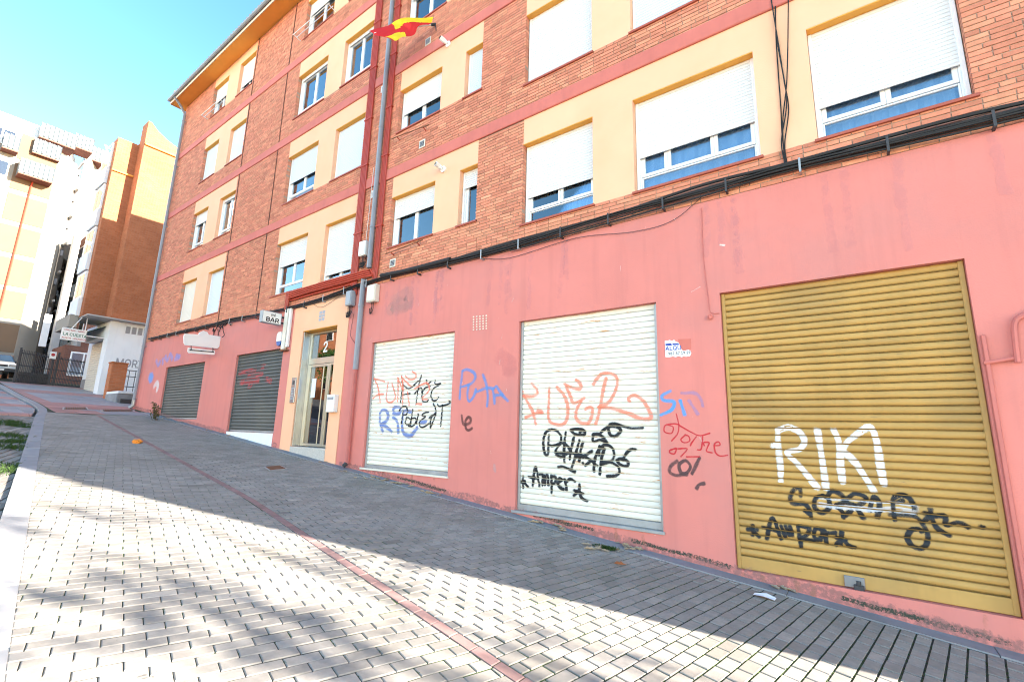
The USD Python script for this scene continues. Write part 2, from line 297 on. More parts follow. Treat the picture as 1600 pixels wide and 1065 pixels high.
# ------------------------------------------------------------------ terrain and paving
def sheet(poly, off, nx=None, step=2.0):
    """A horizontal polygon draped on the street, OFF above it."""
    tri = []
    x0, y0, x1, y1 = poly.bounds; cells = []
    xs = np.arange(x0, x1 + step, step); ys = np.arange(y0, y1 + step, step)
    mb = MB()
    for i in range(len(xs) - 1):
        for j in range(len(ys) - 1):
            c = sbox(xs[i], ys[j], xs[i + 1], ys[j + 1]).intersection(poly)
            for g in getattr(c, 'geoms', [c]):
                if g.geom_type != 'Polygon' or g.area < 1e-6: continue
                v, f = trimesh.creation.triangulate_polygon(g, engine='earcut')
                p = np.c_[v, G(v[:, 0], v[:, 1]) + off]; f = np.asarray(f)
                n = np.cross(p[f[:, 1]] - p[f[:, 0]], p[f[:, 2]] - p[f[:, 0]])[:, 2]; f = np.where((n < 0)[:, None], f[:, ::-1], f)
                mb.add(p, f)
    return mb
gx = np.r_[-900, -500, -250, -120, np.arange(-70, 61, 5.0), 120, 300, 900]; gy = np.r_[-900, -300, -100, np.arange(-40, 41, 5.0), 100, 300, 900]
X, Y = np.meshgrid(gx, gy, indexing='ij'); Z = G(X, Y) - 0.22
idx = np.arange(X.size).reshape(X.shape)
struct('ground', (np.c_[X.ravel(), Y.ravel(), Z.ravel()], np.stack([idx[:-1, :-1], idx[1:, :-1], idx[1:, 1:], idx[:-1, 1:]], -1).reshape(-1, 4)), 'ground_soil')

def kerb_y(x): return 0.66 + (-x - 3.63) * 0.1628                 # pavement side of the kerb
def red_y(x): return np.where(np.asarray(x) > -6.8, 2.65 + (-np.asarray(x, float) - 1.91) * 0.145, 3.36 + (-np.asarray(x, float) - 6.8) * 0.084)
KERB = [(4.0, kerb_y(4.0)), (-18.2, kerb_y(-18.2)), (-19.6, 3.3), (-21.0, 3.5), (-23.2, 3.62), (-26.5, 3.68), (-34.0, 3.95), (-46.0, 4.2)]
XR, XL = 4.0, -19.6
RW = 0.045                                                        # half width of the red strip
redline = [(x, float(red_y(x))) for x in np.linspace(XR, XL + 0.3, 24)]
left_region = Polygon([(XR, kerb_y(XR)), (-18.2, kerb_y(-18.2)), (XL, 3.28)] + [(x, y - RW - 0.01) for x, y in redline[::-1]])
right_region = Polygon([(XR, 6.13), (XL - 0.45, 6.13), (XL, 4.46)] + [(x, y + RW + 0.01) for x, y in redline[::-1]])
pave_poly = Polygon(KERB[:-1] + [(-46.0, 4.2), (-46.0, 9.0), (-33.5, 7.4), (-30.0, 9.5), (-23.2, 9.5), (-23.2, 6.42), (XR, 6.42)]).buffer(0)
pavement = struct('pavement', sheet(pave_poly, -0.0075), 'joint_soil')

def field(region, theta, L, W, jl, jw, origin, offs=0.5):
    """Corner points (n, 4, 2) of paving blocks laid in rows; rows run along theta."""
    u = np.array([math.cos(theta), math.sin(theta)]); n = np.array([-u[1], u[0]]); o = np.array(origin)
    c = np.array(region.exterior.coords) - o; a, b = c @ u, c @ n; full, cut = [], []
    from shapely import prepare
    prepare(region)
    for r in range(int(b.min() / W) - 1, int(b.max() / W) + 2):
        sh = (offs * (r % 2) + 0.02 * math.sin(r * 1.7)) * L
        for k in range(int(a.min() / L) - 2, int(a.max() / L) + 2):
            a0, b0 = k * L + sh, r * W
            q = np.array([(a0, b0), (a0 + L - jl, b0), (a0 + L - jl, b0 + W - jw), (a0, b0 + W - jw)])
            p = o + q[:, :1] * u + q[:, 1:] * n; pg = Polygon(p)
            if region.contains(pg): full.append(p)
            elif region.intersects(pg):
                i = region.intersection(pg)
                if i.geom_type == 'Polygon' and i.area > 0.04 * pg.area: cut.append(np.array(i.exterior.coords)[:-1])
    return np.array(full), cut
def block_mesh(c, top, depth=0.05, ch=0.004, jig=0.0015, seed=0):
    """One chamfered block over the convex corners c."""
    c = np.asarray(c); n = len(c)
    if Polygon(c).exterior.is_ccw is False: c = c[::-1]
    m = c.mean(0); d = c - m; ln = np.linalg.norm(d, axis=1, keepdims=True); inner = c - d / ln * ch * 1.5
    r = np.random.default_rng(seed); tilt = np.clip(r.normal(0, jig, 3), -1.6 * jig, 1.6 * jig)
    def zt(p): return G(p[:, 0], p[:, 1]) + top + tilt[0] + (p - m) @ tilt[1:] * 6
    v = np.vstack([np.c_[c, zt(c) - depth], np.c_[c, zt(c) - ch], np.c_[inner, zt(inner)]]); f = []
    for k in range(2):
        for i in range(n):
            a, b = k * n + i, k * n + (i + 1) % n; f += [[a, b, b + n], [a, b + n, a + n]]
    f += [[2 * n, 2 * n + i, 2 * n + i + 1] for i in range(1, n - 1)]
    return v, np.array(f)
lf, lc = field(left_region, math.radians(76.0), 0.212, 0.108, 0.006, 0.016, (-3.6, 0.7))
rf, rc = field(right_region, math.radians(82.0), 0.215, 0.1135, 0.015, 0.0145, (-1.4, 5.0))
blocks = [(p, 'paver') for p in list(lf) + lc + list(rf) + rc]
red_blocks = []
for k in range(len(np.arange(XL + 0.3, XR, 0.215))):
    x0 = XR - 0.215 * k; x1 = x0 - 0.207
    red_blocks.append(np.array([(x1, float(red_y(x1)) - RW), (x0, float(red_y(x0)) - RW), (x0, float(red_y(x0)) + RW), (x1, float(red_y(x1)) + RW)]))
blocks += [(p, 'red_paver') for p in red_blocks]
cen = np.array([np.r_[b[0].mean(0), 0] for b in blocks]); cen[:, 2] = G(cen[:, 0], cen[:, 1])
score = np.array([Polygon(b[0]).area for b in blocks]) / np.linalg.norm(cen, axis=1) ** 3
score[~in_view(cen)] = 0; order = np.argsort(-score)
single = set(order[:300].tolist())
rest = {'paver': [MB(), []], 'red_paver': [MB(), []]}
for i, (p, kind) in enumerate(blocks):
    r = np.random.default_rng(1000 + i)
    v, f = block_mesh(p, 0.0, seed=i); tone = np.full(len(v), np.clip(r.normal(1.0, 0.08), 0.75, 1.25))
    if i in single: obj('paver' if kind == 'paver' else 'red_paver', (v, f), kind, pavement, tone=tone)
    else: rest[kind][0].add(v, f); rest[kind][1].append(tone)
obj('paving_blocks', rest['paver'][0], 'paver', pavement, tone=np.concatenate(rest['paver'][1]), kind='stuff')
obj('red_paving_blocks', rest['red_paver'][0], 'red_paver', pavement, tone=np.concatenate(rest['red_paver'][1]), kind='stuff')

# concrete apron at the foot of the facade, in lengths
def draped_box(pts, top, depth):
    pts = np.array(pts); n = len(pts); z = G(pts[:, 0], pts[:, 1]) + top
    v = np.vstack([np.c_[pts, z - depth], np.c_[pts, z]]); f = []
    for i in range(n): j = (i + 1) % n; f += [[i, j, n + j], [i, n + j, n + i]]
    f += [[n, n + i, n + i + 1] for i in range(1, n - 1)]
    return v, np.array(f)
xs_ = np.arange(XR, -23.0, -1.6)
for k, x in enumerate(xs_[:-1]):
    obj('apron_slab', draped_box([(x - 1.594, 6.145), (x, 6.145), (x, 6.41), (x - 1.594, 6.41)], 0.006 + 0.004 * (k % 2), 0.06), 'concrete', pavement)
# kerb stones
kl = LineString(KERB).simplify(0); d = 0.0; total = kl.length; kp = None
kerb = struct('kerb', sheet(kl.buffer(0.1), -0.09), 'ground_soil')
while d < total - 0.3:
    e = min(d + 0.985, total - 0.01)
    a, b = np.array(kl.interpolate(d).coords[0]), np.array(kl.interpolate(e).coords[0]); t = (b - a) / np.linalg.norm(b - a); n = np.array([-t[1], t[0]])
    if n[1] > 0: n = -n
    tone = np.random.default_rng(int(d * 10)).normal(1, 0.05)
    q = [a, b, b + n * 0.2, a + n * 0.2]
    v, f = block_mesh(np.array(q), 0.004, depth=0.2, ch=0.008, jig=0.001, seed=int(d * 7))
    obj('kerb_stone', (v, f), 'kerb_stone', kerb, tone=np.full(len(v), tone)); d += 1.0
# parking bay beside the kerb: weathered blocks, grass in the joints
bay = Polygon([(4.0, kerb_y(4.0) - 0.21), (-18.4, kerb_y(-18.4) - 0.21), (-18.6, 0.4), (4.0, -2.6)])
pb = struct('parking_bay', sheet(bay, -0.07), 'joint_soil')
bf, bc = field(bay, math.radians(158.0), 0.24, 0.125, 0.02, 0.02, (-9.0, 1.0))
mb = MB(); tn = []
for i, p in enumerate(list(bf) + bc):
    v, f = block_mesh(p, -0.05, seed=50000 + i); mb.add(v, f); tn.append(np.full(len(v), np.random.default_rng(i).normal(0.85, 0.13)))
obj('bay_blocks', mb, 'paver', pb, tone=np.concatenate(tn), kind='stuff')
road = struct('road', sheet(Polygon([(40, -14), (-60, -14), (-60, 3.3), (-46, 3.9), (-34.0, 3.7), (-28.5, 0.0), (-18.7, 0.35), (4.05, -2.65), (40, -9)]), -0.16, step=4.0), 'asphalt')
# slabs of the upper pavement and the dropped crossing
def slabs(poly, size, parent, pinkf, top, name, seed):
    x0, y0, x1, y1 = poly.bounds; g, p_, tg, tp = MB(), MB(), [], []
    r = np.random.default_rng(seed)
    for i in range(int((x1 - x0) / size[0]) + 1):
        for j in range(int((y1 - y0) / size[1]) + 1):
            c = sbox(x0 + i * size[0], y0 + j * size[1], x0 + (i + 1) * size[0] - 0.012, y0 + (j + 1) * size[1] - 0.012).intersection(poly)
            if c.geom_type != 'Polygon' or c.area < 0.02: continue
            v, f = block_mesh(np.array(c.convex_hull.exterior.coords)[:-1], top, seed=i * 97 + j + seed); t = np.full(len(v), r.normal(1, 0.07))
            if pinkf(i, j, c.centroid.x, c.centroid.y): p_.add(v, f); tp.append(t)
            else: g.add(v, f); tg.append(t)
    obj(name, g, 'slab', parent, tone=np.concatenate(tg), kind='stuff')
    obj('pink_' + name, p_, 'pink_slab', parent, tone=np.concatenate(tp), kind='stuff')
upper = Polygon([(XL - 0.05, 3.5), (XL - 0.5, 6.13), (-23.0, 6.13), (-23.4, 7.0), (-31.0, 7.25), (-39.0, 7.9), (-39.0, 4.3), (-34.0, 4.0), (-26.5, 3.73), (-23.2, 3.67), (-21.0, 3.55)]).buffer(0)
slabs(upper, (0.62, 0.62), pavement, lambda i, j, x, y: (x > -20.9 and y < 4.6) or y < 4.25 or int((x + 40) / 2.6) % 3 == 0, 0.0, 'paving_slabs', 5)
cross = Polygon([(-18.75, 2.85), (-18.75, 0.5), (-28.0, 0.3), (-33.5, 3.55), (-26.5, 3.4), (-23.2, 3.34), (-21.1, 3.25), (-19.8, 3.05)]).buffer(0)
cr = struct('dropped_crossing', sheet(cross, -0.05), 'joint_soil')
slabs(cross, (1.1, 0.42), cr, lambda i, j, x, y: i % 3 == 1, -0.03, 'crossing_slabs', 9)

# drains and covers
def cover(name, pts, matname, label, cat, group=None, slots=0):
    p = np.array([on_g(*q)[:2] for q in pts]); t = thing(name, label, cat, group); c = p.mean(0)
    v, f = draped_box(p if Polygon(p).exterior.is_ccw else p[::-1], 0.007, 0.04); obj('frame', (v, f), 'galvanised', t)
    q = c + (p - c) * 0.86; v, f = draped_box(q if Polygon(q).exterior.is_ccw else q[::-1], 0.011, 0.03); obj('plate', (v, f), matname, t)
    for k in range(slots):
        a = q[0] + (q[1] - q[0]) * (k + 0.5) / slots; b = q[3] + (q[2] - q[3]) * (k + 0.5) / slots; e = (q[1] - q[0]) / slots * 0.25
        s = np.array([a - e, a + e, b + e, b - e]); s = c + (s - c) * 0.9; v, f = draped_box(s if Polygon(s).exterior.is_ccw else s[::-1], 0.015, 0.01); obj('bar', (v, f), 'rust', t)
    return t
cover('access_cover', [(412, 729), (438, 727), (449, 732), (421, 735)], 'rust', 'rusty square metal access cover in the grey pavers before the entrance', 'manhole cover')
cover('drain_grate', [(98, 636), (136, 636), (139, 640), (97, 640)], 'dark_metal', 'narrow drain grate in the slabs, the one nearer the kerb', 'drain', 'drain grates across the slab pavement', 9)
cover('drain_grate', [(156, 639.5), (210, 640), (211, 643), (158, 643)], 'dark_metal', 'long drain grate in the slabs at the foot of the downpipe', 'drain', 'drain grates across the slab pavement', 12)

# moss in the joints, grass of the bay
def blades(centres, n, h, spread, seed, w=0.006):
    r = np.random.default_rng(seed); c = np.repeat(np.asarray(centres), n, 0) + np.c_[r.normal(0, spread, (len(centres) * n, 2)), np.zeros(len(centres) * n)]
    a = r.uniform(0, 2 * np.pi, len(c)); hh = h * r.uniform(0.4, 1.2, len(c)); le = r.normal(0, 0.5, (len(c), 2)) * hh[:, None]
    s = np.c_[np.cos(a), np.sin(a), np.zeros(len(c))] * w
    v = np.stack([c - s, c + s, c + np.c_[le * 0.5, hh * 0.7] + s * 0.6, c + np.c_[le, hh]], 1).reshape(-1, 3); k = np.arange(len(c)) * 4
    return v, np.vstack([np.stack([k, k + 1, k + 2], 1), np.stack([k, k + 2, k + 3], 1)])
r = np.random.default_rng(3); pts = []
for p in list(rf[::1]):
    m = p.mean(0)
    if m[0] > -3.2 and meshkit.noise(np.array([[m[0] * 1.1, m[1] * 1.1, 3.3]]))[0] > 0.5 - 0.1 * (m[0] + 3):
        for t in r.uniform(0, 1, 4):
            q = p[3] + (p[2] - p[3]) * t + (p[3] - p[0]) * 0.06; pts.append((q[0], q[1], float(G(*q)) - 0.012))
for p in list(lf):
    m = p.mean(0)
    if m[0] > -7 and meshkit.noise(np.array([[m[0] * 1.3, m[1] * 1.3, 8.1]]))[0] > 0.55:
        for t in r.uniform(0, 1, 2):
            q = p[1] + (p[2] - p[1]) * t + (p[1] - p[0]) * 0.025; pts.append((q[0], q[1], float(G(*q)) - 0.012))
mo = obj('joint_moss', blades(pts, 7, 0.012, 0.006, 11, 0.004), 'grass'); tag(mo, 'green moss and tiny weeds growing in the joints between pavers', 'moss', kind='stuff')
pts = []
for x in np.arange(-18.4, -9.0, 0.05):
    for k in range(4):
        y = r.uniform(0.3 + (-x - 9) * 0.02, kerb_y(x) - 0.22)
        nv = meshkit.noise(np.array([[x * 0.8, y * 1.5, 1.0]]))[0]
        if nv > (0.62 if x > -15.5 else 0.45): pts.append((x, y, float(G(x, y)) - 0.06))
gr = obj('bay_grass', blades(pts, 26, 0.07, 0.06, 12), 'grass'); tag(gr, 'grass and moss overgrowing the blocks of the parking bay', 'grass', kind='stuff')
# ------------------------------------------------------------------ the main building
FY, FX0, FX1, ZT, PW = 6.4, -23.4, 4.95, 14.1, 3.2
BANDS = [(5.75, 6.01), (8.57, 8.83), (11.39, 11.65)]
SILL = [3.63, 6.48, 9.36, 12.25]; HEAD = [5.24, 8.05, 10.87, 13.68]; KSILL = [4.0, 6.9, 9.72, 12.5]; PTOP = [5.75, 8.57, 11.39, ZT]
COLS = [(-20.35, -19.02, 'L'), (-18.05, -16.8, 'L'), (-13.36, -11.74, 'M'), (-10.91, -9.6, 'M'), (-8.26, -6.85, 'K'), (-6.14, -5.66, 'K'), (-4.56, -3.15, 'R'), (-2.45, -0.72, 'R'), (-0.09, 1.32, 'R')]
SPAN = {'L': (-20.35, -16.8), 'M': (-13.36, -9.6), 'K': (-8.26, -5.66), 'R': (-4.56, 1.32)}
bld = thing('apartment_building', 'pink and brick four storey block with peach window panels and shuttered shops', 'building')
def win_rect(c, f): x0, x1, g = COLS[c]; return x0, x1, (KSILL if g == 'K' else SILL)[f], HEAD[f]
holes, panels = [], []
for f in range(4):
    for g, (a, b) in SPAN.items():
        panels.append((rect(a, b, (KSILL if g == 'K' else SILL)[f], PTOP[f]), [rect(*win_rect(c, f)) for c in range(9) if COLS[c][2] == g]))
upper_wall = rect(FX0, FX1, PW, ZT)
brick_area = upper_wall.difference(unary_union([p for p, _ in panels] + [rect(FX0, FX1, a, b) for a, b in BANDS]))
wall = obj('brick_wall', MB().xz(brick_area.buffer(-0.004, join_style='mitre'), FY + 0.008, FY + 0.22), 'mortar', bld)
core = MB().box(FX0 + 0.02, FX1 - 0.02, 7.2, 18.0, -5.0, ZT - 0.05)
core.box(FX0, FX0 + 0.22, FY + 0.2, 18.0, -5.0, ZT).box(FX1 - 0.22, FX1, FY + 0.2, 18.0, -5.0, ZT)
obj('dark_backing', core, 'dark_room', bld)  # near-black core: the dimness of the rooms is put into its colour
obj('side_wall', MB().box(FX0 - 0.02, FX0 - 0.002, FY + 0.22, 18.02, -5.0, ZT).box(FX1 + 0.002, FX1 + 0.02, FY + 0.22, 18.02, -5.0, ZT).box(FX0, FX1, 18.01, 18.03, -5, ZT), 'far_brick', bld)
# bricks, course by course
PITCH_Z, BH = 0.0632, 0.0505
bk, spans = [], []
k = 0; z = PW + 0.006
rb = np.random.default_rng(21)
while z + BH < ZT:
    line = LineString([(FX0, z + BH / 2), (FX1, z + BH / 2)])
    s = line.intersection(brick_area)
    full_ok = brick_area.buffer(1e-6)
    off = [0.0, 0.125, 0.06, 0.185][k % 4] + rb.uniform(-0.02, 0.02); k += 1
    for g in getattr(s, 'geoms', [s]):
        if g.is_empty or g.geom_type != 'LineString': continue
        a, b = g.bounds[0], g.bounds[2]; x = a - rb.choice([0.0, 0.125, 0.06])
        while x < b:
            w = 0.238 if rb.random() > 0.16 else 0.113
            x0, x1 = max(x, a), min(x + w, b)
            if x1 - x0 > 0.03: bk.append((x0, x1, z, z + BH))
            x += w + 0.011
    z += PITCH_Z
bk = np.array(bk); nb = len(bk)
front = FY - rb.uniform(0.0, 0.003, nb); tilt = rb.normal(0, 0.0009, nb)
bv = np.zeros((nb, 8, 3))
for i, (sx, sy, sz) in enumerate([(0, 0, 0), (1, 0, 0), (1, 1, 0), (0, 1, 0), (0, 0, 1), (1, 0, 1), (1, 1, 1), (0, 1, 1)]):
    bv[:, i, 0] = bk[:, sx]; bv[:, i, 1] = np.where(sy, FY + 0.10, front + tilt * (1 if sz else -1)); bv[:, i, 2] = bk[:, 2 + sz] + rb.normal(0, 0.0008, nb)
area = np.minimum(bk[:, 1] - bk[:, 0], 0.24) * BH; cb = bv.mean(1)
sc = area / np.linalg.norm(cb, axis=1) ** 3; sc[~in_view(cb)] = 0
sing = np.argsort(-sc)[:300]
tn = np.clip(rb.normal(1.0, 0.10, nb), 0.7, 1.3); warm = rb.random(nb) < 0.35
BF5 = BOXF
for i in sing: obj('brick', (bv[i], BF5), 'brick_warm' if warm[i] else 'brick', wall, tone=np.full(8, tn[i]))
keep = np.ones(nb, bool); keep[sing] = False
for name, mask, mm in (('bricks', keep & ~warm, 'brick'), ('warm_bricks', keep & warm, 'brick_warm')):
    ids = np.nonzero(mask)[0]
    obj(name, (bv[ids].reshape(-1, 3), (BF5[None] + 8 * np.arange(len(ids))[:, None, None]).reshape(-1, 3)), mm, wall, tone=np.repeat(tn[ids], 8), kind='stuff')
for a, b in BANDS: obj('string_course', MB().bbox(FX0, FX1, FY - 0.03, FY + 0.2, a, b, 0.012), 'red_band', bld)
for p, ws in panels: obj('render_panel', MB().xz(p.difference(unary_union(ws)), FY + 0.004, FY + 0.2), 'peach_render', bld)

# windows
YF = FY + 0.15
def corrugated(x0, x1, z0, z1, y, pitch, depth):
    n = max(1, round((z1 - z0) / pitch)); p = (z1 - z0) / n; prof = []
    for i in range(n):
        for t, d in ((0.0, 0.0), (0.06, 0.75), (0.3, 1.0), (0.7, 1.0), (0.94, 0.75)): prof.append((z0 + (i + t) * p, y - depth * d))
    prof.append((z1, y)); prof = np.array(prof); m = len(prof)
    v = np.vstack([np.c_[np.full(m, x0), prof[:, 1], prof[:, 0]], np.c_[np.full(m, x1), prof[:, 1], prof[:, 0]]]); i = np.arange(m - 1)
    return v, np.vstack([np.stack([i, i + m, i + m + 1], 1), np.stack([i, i + m + 1, i + 1], 1)])
def frame_ring(mb, x0, x1, z0, z1, w, y0, y1):
    mb.bbox(x0, x0 + w, y0, y1, z0, z1, 0.005).bbox(x1 - w, x1, y0, y1, z0, z1, 0.005).bbox(x0 + w, x1 - w, y0 + 0.001, y1, z0, z0 + w, 0.005).bbox(x0 + w, x1 - w, y0 + 0.001, y1, z1 - w, z1, 0.005)
def window(c, f, blind, kind, blind_mat='white_blind', curtain=None, tilted=False):
    x0, x1, z0, z1 = win_rect(c, f); w = 0.065
    mb = MB(); frame_ring(mb, x0 + 0.002, x1 - 0.002, z0 + 0.02, z1 - 0.014, w, YF, YF + 0.07)
    W = obj('window', mb, 'white_frame', bld)
    ix0, ix1, iz0, iz1 = x0 + w + 0.002, x1 - w - 0.002, z0 + 0.02 + w, z1 - 0.014 - w
    sashes = []
    if kind.startswith('low'):
        zr = iz0 + (iz1 - iz0) * 0.15; sashes.append((ix0, ix1, iz0, zr, 0.018)); n = 3 if kind == 'low3' else 2
        ws = [0.25, 0.42, 0.33] if n == 3 else [0.5, 0.5]; a = ix0
        for q in ws: b = a + q * (ix1 - ix0); sashes.append((a, b, zr + 0.01, iz1, 0.05)); a = b
    elif kind == 'two': m = (ix0 + ix1) / 2; sashes += [(ix0, m, iz0, iz1, 0.05), (m, ix1, iz0, iz1, 0.05)]
    elif kind == 'twolow':
        m = (ix0 + ix1) / 2; zr = iz0 + (iz1 - iz0) * 0.16
        sashes += [(ix0, ix1, iz0, zr, 0.02), (ix0, m, zr, iz1, 0.05), (m, ix1, zr, iz1, 0.05)]
    else: sashes.append((ix0, ix1, iz0, iz1, 0.05))
    for a, b, c0, c1, sw in sashes:
        s = MB(); frame_ring(s, a + 0.001, b - 0.001, c0 + 0.001, c1 - 0.001, sw, YF + 0.012, YF + 0.06); obj('sash', s, 'white_frame', W)
        obj('pane', MB().box(a + sw, b - sw, YF + 0.034, YF + 0.040, c0 + sw, c1 - sw), 'pane', W)
    if blind > 0:
        zb = z1 - 0.014 - blind * (z1 - z0 - 0.04)
        obj('blind', corrugated(x0 + 0.03, x1 - 0.03, zb, z1 - 0.012, YF - 0.02, 0.05, 0.012), blind_mat, W)
        obj('blind_rail', MB().bbox(x0 + 0.03, x1 - 0.03, YF - 0.033, YF - 0.014, zb - 0.035, zb - 0.001, 0.004), blind_mat, W)
    obj('guide', MB().bbox(x0 + 0.004, x0 + 0.05, YF - 0.04, YF - 0.001, z0 + 0.02, z1 - 0.014, 0.004), 'white_frame', W)
    obj('guide', MB().bbox(x1 - 0.05, x1 - 0.004, YF - 0.04, YF - 0.001, z0 + 0.02, z1 - 0.014, 0.004), 'white_frame', W)
    obj('lintel', MB().box(x0 + 0.002, x1 - 0.002, FY + 0.006, YF + 0.03, z1 - 0.012, z1 - 0.002), 'orange_paint', W)  # thin strip under the window head, deeper orange than the peach panel
    obj('sill', MB().bbox(x0 - 0.03, x1 + 0.03, FY - 0.03, YF + 0.06, z0 - 0.022, z0 + 0.016, 0.004), 'sill_tile', W)
    if curtain:
        n = 40; xs = np.linspace(x0 + 0.07, x1 - 0.07, n); m = curtain
        a, b = (x0 + 0.07, x1 - 0.07) if m == 1 else ((x0 + 0.07, x0 + m * (x1 - x0)) if m > 0 else (x1 + m * (x1 - x0), x1 - 0.07))
        xs = np.linspace(a, b, n); ys = YF + 0.12 + 0.018 * np.sin(np.arange(n) * 1.3)
        v = np.vstack([np.c_[xs, ys, np.full(n, z0 + 0.03)], np.c_[xs, ys, np.full(n, z1 - 0.05)]]); i = np.arange(n - 1)
        obj('curtain', (v, np.vstack([np.stack([i, i + 1, i + 1 + n], 1), np.stack([i, i + 1 + n, i + n], 1)])), 'curtain', W)
    return W
STATE = {(0, 0): (1.0, 'two', 'cream_blind'), (1, 0): (1.0, 'two', 'blue_blind'), (2, 0): (0.42, 'twolow', 'white_blind', 1), (3, 0): (0.86, 'two', 'white_blind'), (4, 0): (0.37, 'two', 'white_blind'), (5, 0): (0.28, 'one', 'white_blind'), (6, 0): (0.64, 'low', 'white_blind', -0.45), (7, 0): (0.60, 'low3', 'white_blind', 1), (8, 0): (0.68, 'low', 'white_blind', 1),  # three-sash window: full drape stands in for a cloud mirrored in the glass
         (0, 1): (0.27, 'twolow', 'white_blind', 1), (1, 1): (0.06, 'twolow', 'white_blind', 1), (2, 1): (0.52, 'low', 'blue_blind'), (3, 1): (1.0, 'two', 'blue_blind'), (4, 1): (0.52, 'two', 'white_blind', 1), (5, 1): (0.9, 'one', 'blue_blind'), (6, 1): (1.0, 'two', 'white_blind'), (7, 1): (1.0, 'two', 'blue_blind'), (8, 1): (1.0, 'two', 'white_blind'),
         (0, 2): (1.0, 'two', 'blue_blind'), (1, 2): (1.0, 'two', 'blue_blind'), (2, 2): (0.05, 'twolow', 'white_blind'), (3, 2): (0.05, 'twolow', 'white_blind'), (4, 2): (0.1, 'two', 'white_blind'), (5, 2): (0.8, 'one', 'white_blind'), (6, 2): (1.0, 'two', 'white_blind'), (7, 2): (1.0, 'two', 'white_blind'), (8, 2): (1.0, 'two', 'white_blind'),
         (0, 3): (0.45, 'twolow', 'white_blind'), (1, 3): (0.68, 'low', 'white_blind'), (2, 3): (0.3, 'twolow', 'white_blind'), (3, 3): (0.5, 'two', 'white_blind'), (4, 3): (0.5, 'two', 'white_blind'), (5, 3): (1.0, 'one', 'white_blind'), (6, 3): (1.0, 'two', 'white_blind'), (7, 3): (1.0, 'two', 'white_blind'), (8, 3): (1.0, 'two', 'white_blind')}
for (c, f), s in STATE.items(): window(c, f, *s)
# a clothes rail below two of the top windows
for c, f in ((0, 3), (2, 3)):
    x0, x1, z0, z1 = win_rect(c, f); m = MB()
    for y in (FY - 0.12, FY - 0.24): m.tube([(x0 - 0.25, y, z0 + 0.12), (x1 + 0.15, y, z0 + 0.12)], 0.012, 6)
    for x in (x0 - 0.2, x1 + 0.1): m.tube([(x, FY + 0.02, z0 + 0.05), (x, FY - 0.26, z0 + 0.12)], 0.014, 6)
    obj('clothes_rail', m, 'white_frame', bld)
# eave, roof
EY = 5.9
obj('soffit', MB().box(FX0 - 0.35, FX1 + 0.3, EY + 0.004, FY + 0.3, ZT + 0.002, ZT + 0.05).box(FX0 - 0.35, FX0 + 0.2, FY + 0.31, 18.3, ZT + 0.002, ZT + 0.05), 'orange_paint', bld)
obj('fascia', MB().bbox(FX0 - 0.37, FX1 + 0.32, EY - 0.03, EY + 0.0, ZT - 0.03, ZT + 0.16, 0.006).bbox(FX0 - 0.38, FX0 - 0.352, EY + 0.004, 18.3, ZT - 0.03, ZT + 0.16, 0.006), 'fascia', bld)
obj('gutter', MB().tube([(FX0 - 0.4, EY - 0.09, ZT + 0.14), (FX1 + 0.32, EY - 0.09, ZT + 0.14)], 0.065, 8), 'grey_pipe', bld)
hx, sl = 6.05, 0.29
e0, e1, e2, e3 = (FX0 - 0.4, EY - 0.05), (FX1 + 0.35, EY - 0.05), (FX1 + 0.35, 18.4), (FX0 - 0.4, 18.4)
rv = np.array([(*e0, ZT + 0.17), (*e1, ZT + 0.17), (*e2, ZT + 0.17), (*e3, ZT + 0.17), (e0[0] + hx, 12.15, ZT + 0.17 + 6.1 * sl), (e1[0] - hx, 12.15, ZT + 0.17 + 6.1 * sl)])
roof = obj('roof', (rv, np.array([[0, 1, 5], [0, 5, 4], [1, 2, 5], [2, 3, 4], [2, 4, 5], [3, 0, 4], [0, 2, 1], [0, 3, 2]])), 'roof_tile', bld)
m = MB()
for y in np.arange(EY, 18.3, 0.21): m.tube([(e0[0] - 0.05, y, ZT + 0.19), (e0[0] + 0.55, y, ZT + 0.19 + 0.6 * sl)], 0.085, 6)
for x in np.arange(e0[0], e1[0], 0.21): m.tube([(x, EY - 0.1, ZT + 0.19), (x, EY + 0.5, ZT + 0.19 + 0.6 * sl)], 0.085, 6)
obj('roof_tiles', m, 'roof_tile', bld, kind='stuff')

# ground floor: pink plaster, shop openings, entrance
SHOPS = {'Q': (-20.56, -17.21, 0.14, 2.02), 'T': (-14.99, -12.31, -0.19, 2.06), 'R': (-8.53, -6.06, -0.81, 1.86), 'S': (-4.56, -2.18, -1.22, 1.87), 'G': (-1.33, 1.03, -1.52, 1.87)}
ENT = (-11.9, -9.47)
base = Polygon([(FX0, float(G(FX0, FY)) - 0.3), (FX1, float(G(FX1, FY)) - 0.3), (FX1, PW - 0.002), (FX0, PW - 0.002)])
cut = [rect(*v) for v in SHOPS.values()] + [rect(ENT[0], ENT[1], -3, PW)]
plaster = obj('pink_wall', MB().xz(base.difference(unary_union(cut)), FY + 0.001, FY + 0.3), 'pink_plaster', bld)
obj('corner_pilaster', MB().xz(Polygon([(FX0 - 0.01, -0.2), (FX0 + 0.06, -0.2), (FX0 + 0.06, PW - 0.3), (FX0 - 0.01, PW - 0.3)]), FY - 0.012, FY + 0.25), 'red_band', bld)
DOOR = (-11.4, -9.9, -0.52, 2.42)
ent_poly = Polygon([(ENT[0], float(G(ENT[0], FY)) - 0.2), (ENT[1], float(G(ENT[1], FY)) - 0.2), (ENT[1], PW - 0.12), (ENT[0], PW - 0.12)]).difference(rect(DOOR[0], DOOR[1], -3, DOOR[3]))
obj('entrance_surround', MB().xz(ent_poly, FY - 0.014, FY + 0.3), 'peach_render', bld)
